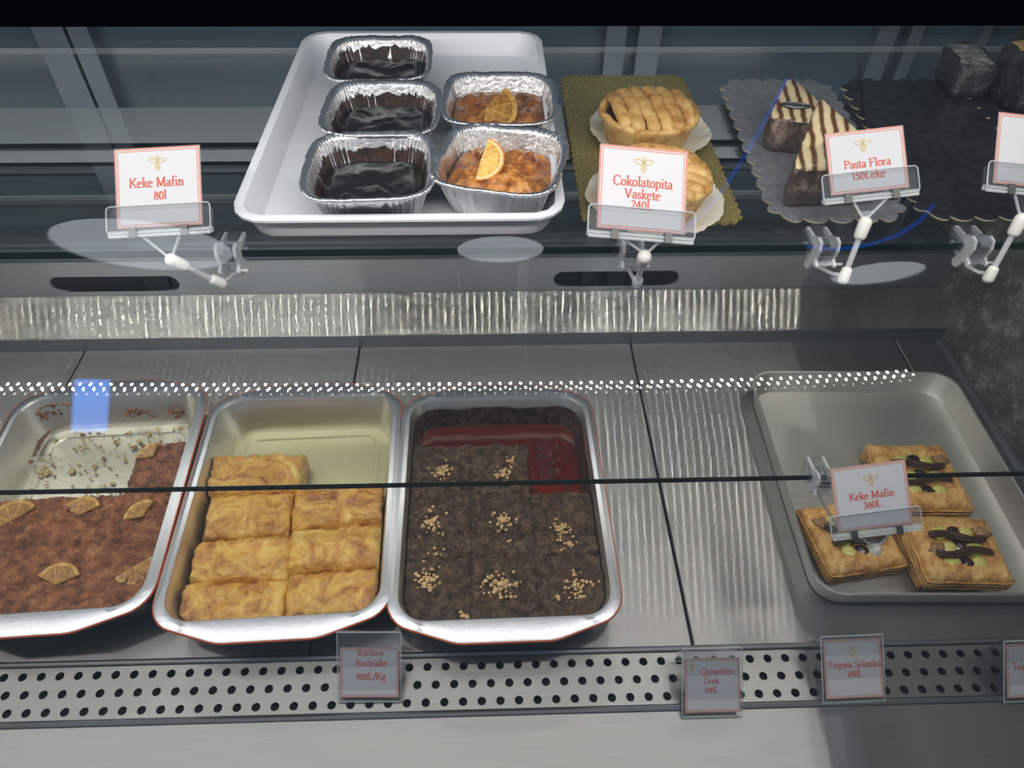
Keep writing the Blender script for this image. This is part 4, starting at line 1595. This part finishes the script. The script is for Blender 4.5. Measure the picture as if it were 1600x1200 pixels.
def sign_holder(label, px, yb, dy, clip, j0, j1, shelf, lower=False, arm=True, w_extra=.013):
    """px: card corners in pixels BL, BR, TL, TR; yb/yb+dy: depths of bottom and top edge; clip: x on the shelf;
    j0, j1: arm joints (points)"""
    ys, zs = shelf
    bl, br = at(*px[0], y=yb), at(*px[1], y=yb)
    tl, tr = at(*px[2], y=yb + dy), at(*px[3], y=yb + dy)
    Mx, w, h = basis(bl, br, tl, tr)
    t = thing('sign_holder', label, 'sign holder', (clip, ys, zs), 0, 'clear plastic clip-on sign holders')
    T = Matrix.Translation((-clip, -ys, -zs))
    ML = T @ Mx
    W2 = w / 2 + w_extra / 2
    # trough: front and back plates, bottom roll
    def plate(zc, hh, th):
        poly = [(x, y, 0) for x, y in rrect(W2, hh / 2, .003, 4)]
        return MB().prism([(x, y + hh / 2 - .004, 0) for x, y, _ in poly], (0, 0, zc), (0, 0, zc + th))
    fixn(plate(.0016, .020, .0014).xf(ML).obj('front_plate', M_acryl, t, smooth=False))
    fixn(plate(-.0032, .018, .0014).xf(ML).obj('back_plate', M_acryl, t, smooth=False))
    e = MB()
    ol = [(x, y + .010 - .004, .0023) for x, y in rrect(W2, .010, .003, 4)]
    e.tube(ol, .00055, 6, closed=True)
    e.tube([(-W2, -.0035, -.001), (W2, -.0035, -.001)], .0024, 10)
    e.tube([(-W2 * .98, -.006, .001), (W2 * .98, -.006, .001)], .0012, 8)
    e.xf(ML).obj('plate_edging', M_acrylw, t)
    for sx in (-1, 1):
        MB().box(sx * w * .30 - .0026, sx * w * .30 + .0026, -.0078, -.0002, -.0038, .0036, ML).obj('spring_clip', M_clipm, t, smooth=False)
    # V bracket
    J = Mx.inverted() @ Vector(j0)
    v = MB()
    for sx in (-1, 1):
        v.tube([(sx * w * .24, -.0045, 0), (J.x + sx * .0025, J.y + .003, J.z)], .0011, 8)
    v.tube([(J.x - .003, J.y + .003, J.z), (J.x + .003, J.y + .003, J.z)], .0011, 8)
    v.xf(ML).obj('bracket', M_acrylw, t)
    web = MB().prism([(-w * .24, -.0045, -.0004), (w * .24, -.0045, -.0004), (J.x + .002, J.y + .003, J.z - .0004), (J.x - .002, J.y + .003, J.z - .0004)], (0, 0, 0), (0, 0, .0008)).xf(ML)
    fixn(web.obj('bracket_web', M_acryl, t, smooth=False))
    c0 = Vector((clip, ys, zs))
    a0, a1 = Vector(j0) - c0, Vector(j1) - c0
    d = (a1 - a0).normalized()
    if arm:
        L_ = (a1 - a0).length
        capsule(MB(), a0 + d * .001, a0 + d * min(.012, L_ * .5), .0052, .0048).obj('socket', M_joint, t)
        MB().tube([a0 + d * min(.013, L_ * .5), a1 - d * .002], .0024, 10).obj('rod', M_acrylw, t)
        capsule(MB(), a1 - d * .004, a1 + d * .004, .0042, .0046).obj('socket', M_joint if not lower else M_acrylw, t)
    else:
        MB().lathe([(.0005, .006), (.0035, .005), (.0058, .001), (.0058, -.002), (.003, -.0045)][::-1], a0, 20).obj('ball_joint', M_acrylw, t)
    # clamp on the shelf edge: C-shaped jaw in the y-z plane
    hw = .0085
    prof = [(.020, .0012), (.020, .0042), (.006, .0052), (-.004, .0105), (-.010, .0095), (-.0125, .003), (-.0105, -.006), (-.016, -.0085), (-.016, -.0105), (-.008, -.011),
            (-.0065, -.016), (-.004, -.0205), (.001, -.0215), (.004, -.018), (.0015, -.0125), (.016, -.0105), (.016, -.0075), (-.0015, -.0078), (-.0022, .0004), (.004, .0012)]
    jaw = MB()
    for x0, x1 in ((-hw, -hw + .0026), (hw - .0026, hw)):
        jaw.prism([(x0, y, z) for y, z in prof], (0, 0, 0), (x1 - x0, 0, 0))
    fixn(jaw.obj('jaw_cheeks', M_acrylw, t, smooth=False))
    top = MB()
    seg = prof[1:8]
    for (ya, za), (yb_, zb_) in zip(seg, seg[1:]):
        top.box(-hw + .0026, hw - .0026, -.0008, .0008, 0, math.hypot(yb_ - ya, zb_ - za),
                Matrix.Translation((0, ya, za)) @ Matrix.Rotation(math.atan2(-(yb_ - ya), zb_ - za), 4, 'X'))
    top.box(-hw + .0026, hw - .0026, -.002, .016, -.0085, -.0072)
    top.box(-hw + .0026, hw - .0026, -.005, .001, -.0215, -.0195)
    top.obj('jaw_web', M_acryl, t, smooth=False)
    MB().box(-.005, .005, -.0118, -.0098, -.002, .004).obj('jaw_spring', M_clipm, t, smooth=False)
    ear = MB()
    ear.tube([(hw, -.013, -.0095), (hw + .006, -.013, -.0095)], .0012, 8)
    ear.obj('jaw_ear', M_acrylw, t)
    ear = MB()
    ear.prism([(-hw - .004, y, z) for y, z in ((.016, .001), (.018, .006), (.004, .010), (-.004, .004), (-.004, -.006), (.004, -.012), (.012, -.010))], (0, 0, 0), (.0012, 0, 0))
    ear.obj('jaw_fin', M_acryl, t, smooth=False)
    # arm foot joining the lower jaw and the last ball
    MB().tube([(0, -.003, -.019), ((a1.x) * .6, a1.y * .6 - .001, (a1.z - .004) * .6 - .0075), tuple(a1)], .0016, 8).obj('foot', M_acrylw, t)
    return Mx, w, h


SH_U = (.483, ZU)
SH_L = (.4055, ZLO)
# upper left: Keke Mafin 80l
Mx, w, h = sign_holder('clear sign holder clipped left of the white tray', [(185, 358), (315, 351), (151, 238), (289, 230)], .462, .043,
                       at(358, 385, y=.483).x, at(265, 405, y=.452), at(340, 440, y=.465), SH_U)
price_card(Mx, w, h, [('Keke Mafin', -.02, .505, .64), ('80l', .02, .345, .15)], 'white price card reading Keke Mafin 80l', emb=(0, .81, .085))
# upper middle: Cokolatopita Vaskete 240L
Mx, w, h = sign_holder('clear sign holder clipped below the lattice pies', [(932, 355), (1070, 368), (950, 227), (1087, 238)], .430, .046,
                       at(985, 385, y=.483).x, at(1007, 400, y=.425), at(996, 440, y=.455), SH_U, lower=True)
price_card(Mx, w, h, [('Cokolatopita', 0, .53, .68), ('Vaskete', 0, .385, .41), ('240L', .0, .262, .25)], 'white price card reading Cokolatopita Vaskete 240L', emb=(0, .80, .09))
# upper right: Pasta Flora 150Leke
Mx, w, h = sign_holder('clear sign holder clipped below the striped triangle cakes', [(1298, 307), (1422, 292), (1297, 208), (1418, 196)], .492, .036,
                       at(1287, 380, y=.483).x, at(1353, 345, y=.480), at(1320, 430, y=.462), SH_U)
price_card(Mx, w, h, [('Pasta Flora', .0, .40, .60), ('150Leke', .0, .215, .43)], 'white price card reading Pasta Flora 150Leke', emb=(-.03, .76, .09))
# far right, cut by the frame
Mx, w, h = sign_holder('clear sign holder clipped at the right end of the shelf', [(1550, 285), (1680, 300), (1563, 176), (1688, 188)], .488, .038,
                       at(1525, 375, y=.483).x, at(1597, 340, y=.476), at(1548, 428, y=.462), SH_U)
price_card(Mx, w, h, [], 'white price card cut off at the right edge, blank visible part', emb=(.1, .78, .09))
# lower shelf: Keke Mafin 360L
Mx, w, h = sign_holder('clear sign holder clipped on the lower shelf edge', [(1310, 832), (1427, 818), (1300, 733), (1418, 717)], .352, .040,
                       at(1282, 745, y=.4055).x, at(1368, 858, y=.345), at(1318, 835, y=.388), SH_L, arm=False)
price_card(Mx, w, h, [('Keke Mafin', .0, .47, .60), ('360L', .0, .325, .25)], 'bluish white price card reading Keke Mafin 360L', emb=(.02, .76, .09))


# ------------------------------------------------------------------ acrylic tag stands on the perforated strip
def tag_stand(px, label, lines, card_label, zb=.007, zt=.043, emb=None, foot=.018, ext=.10):
    bl, br, tl, tr = at(*px[0], z=zb), at(*px[1], z=zb), at(*px[2], z=zt), at(*px[3], z=zt)
    Mx, w, h = basis(bl, br, tl, tr)
    cx, cy = Mx.translation.x, Mx.translation.y
    t = thing('tag_stand', label, 'tag stand', (cx, cy, .0005), math.atan2(Mx[1][0], Mx[0][0]), 'clear acrylic tag stands')
    up = Vector((Mx[0][1], Mx[1][1], Mx[2][1]))
    ly, lz = math.hypot(up.x, up.y) * h, up.z * h
    z0 = zb - .0005
    W2 = w / 2 + .0022

    def sheet(path, name, mat=M_acryl):
        m = MB()
        th = .0012
        rings = []
        n = len(path)
        for i, (y, z) in enumerate(path):
            a, b = path[max(i - 1, 0)], path[min(i + 1, n - 1)]
            dy, dz = b[0] - a[0], b[1] - a[1]
            l = math.hypot(dy, dz)
            ny, nz_ = -dz / l * th, dy / l * th
            rings.append([(-W2, y, z), (W2, y, z), (W2, y + ny, z + nz_), (-W2, y + ny, z + nz_)])
        return fixn(m.loft(rings, True, True, True).obj(name, mat, t, smooth=False))
    k = 8
    face = [(-.0030 + ly * f, z0 - .004 + (lz + .004) * f) for f in ((1 + ext) * i / k for i in range(k + 1))]
    sheet(face, 'front_sheet')
    ty, tz = face[-1]
    sheet([(ty, tz), (ty + .0025, tz - .002), (ty + .006, tz * .55), (ty + .008, .0012)], 'back_leg')
    sheet([(-.0035, .0008), (foot, .0008)], 'foot_plate')
    e = MB()
    for sx in (-1, 1):
        e.tube([(sx * W2, y, z) for y, z in face], .0006, 5)
    e.tube([(-W2, face[0][0], face[0][1]), (W2, face[0][0], face[0][1])], .0008, 5)
    e.tube([(-W2, face[-1][0], face[-1][1]), (W2, face[-1][0], face[-1][1])], .0007, 5)
    e.obj('sheet_edges', M_acrylw, t)
    n = Vector((Mx[0][2], Mx[1][2], Mx[2][2]))
    Mc = Matrix.Translation(n * .0012) @ Mx
    price_card(Mc, w, h, lines, card_label, bend=0.0, emb=emb)
    return t


tag_stand([(531, 1088), (624, 1090), (533, 1012), (624, 1010)], 'acrylic tag stand in front between the filo and nut cake pans',
          [('Bakllava', .02, .84, .44), ('Austriake', .03, .63, .55), ('900L/Kg', .03, .36, .50)], 'white tag reading Austriake 900L per Kg', ext=.34)
tag_stand([(1069, 1112), (1158, 1113), (1068, 1030), (1152, 1025)], 'acrylic tag stand below the deck seam at centre right',
          [('Qumeshtor', .10, .70, .62), ('Grek', -.02, .53, .28), ('100L', -.02, .36, .26)], 'white tag reading Qumeshtor Grek 100L', ext=.22, emb=(-.36, .84, .09))
tag_stand([(1290, 1092), (1381, 1088), (1277, 1001), (1366, 997)], 'acrylic tag stand in front of the steel tray',
          [('Trigona Selaniku', .02, .52, .92), ('160L', .02, .36, .28)], 'white tag reading Trigona Selaniku 160L', emb=(.0, .80, .10))
tag_stand([(1573, 1090), (1665, 1086), (1560, 1008), (1652, 1003)], 'acrylic tag stand cut off at the right frame edge',
          [('Trigona', -.18, .52, .46), ('1', .0, .30, .06)], 'white tag at the right frame edge beginning with Trigona', emb=(.1, .80, .10))


# ------------------------------------------------------------------ shop lamps behind the viewer, seen mirrored in the front pane
def mirrored(u, v, dist):
    a, b = (u - 800) / F_PX, (v - 600) / F_PX
    d = (R0 * a + R1 * b + R2).normalized()
    s = gp + gn * .006
    t = (s - CAM).dot(gn) / d.dot(gn)
    hit = CAM + d * t
    r = d - gn * (2 * d.dot(gn))
    return hit + r * dist


M_shade = plain('lamp_shade_enamel', (0.55, 0.57, 0.62), 0.3, 0.2)
M_bulb = emis('lamp_diffuser_glow', (0.85, 0.92, 1.0), 2.6)
for (u, v, R, lab) in ((225, 388, .25, 'dome pendant lamp mirrored in the glass left of the white tray'), (782, 392, .145, 'dome pendant lamp mirrored in the glass below the foil containers'),
                       (1372, 429, .13, 'dome pendant lamp mirrored in the glass below the Pasta Flora card')):
    p = mirrored(u, v, 2.2)
    t = thing('pendant_lamp', lab, 'lamp', p, 0, 'shop pendant lamps')
    MB().lathe([(R, 0), (R * .99, .012), (R * .8, .05), (R * .45, .085), (.03, .10), (.028, .13)], n=40, cap0=False).obj('shade', M_shade, t)
    MB().lathe([(R * .985, .004), (R * .5, .001), (.02, 0)], n=40, cap0=False).obj('diffuser', M_bulb, t)
    MB().tube([(0, 0, .12), (0, 0, .9)], .004, 6).obj('cord', M_dark, t)
p = mirrored(140, 635, 1.6)
sc_ = thing('lit_screen', 'blue lit screen mirrored in the glass above the orange cake pan', 'screen', p)
sc_.rotation_euler = (0, 0, math.atan2(p.x, -p.y) * .5)
MB().box(-.042, .042, -.012, 0, -.066, .066).obj('casing', M_dark, sc_, smooth=False)
MB().box(-.036, .036, 0, .0012, -.060, .060).obj('display', emis('blue_screen_glow', (0.10, 0.32, 1.0), 7.0), sc_, smooth=False)

M_neon = emis('blue_neon_glow', (0.03, 0.16, 1.0), 2.0)
for path, lab in (([(1232, 122), (1212, 160), (1190, 200), (1160, 252), (1128, 300), (1098, 336), (1062, 366)], 'blue neon tube mirrored in the glass left of the silver board'),
                  ([(1462, 318), (1440, 345), (1405, 368), (1360, 383), (1310, 390), (1262, 386)], 'blue neon tube mirrored in the glass below the Pasta Flora card')):
    P = [mirrored(u, v, 2.0) for u, v in path]
    o = MB().tube([q - P[0] for q in P], .0045, 8).obj('neon_tube', M_neon)
    o.location = P[0]
    tag(o, lab, 'neon tube', 'blue neon tubes in the shop')
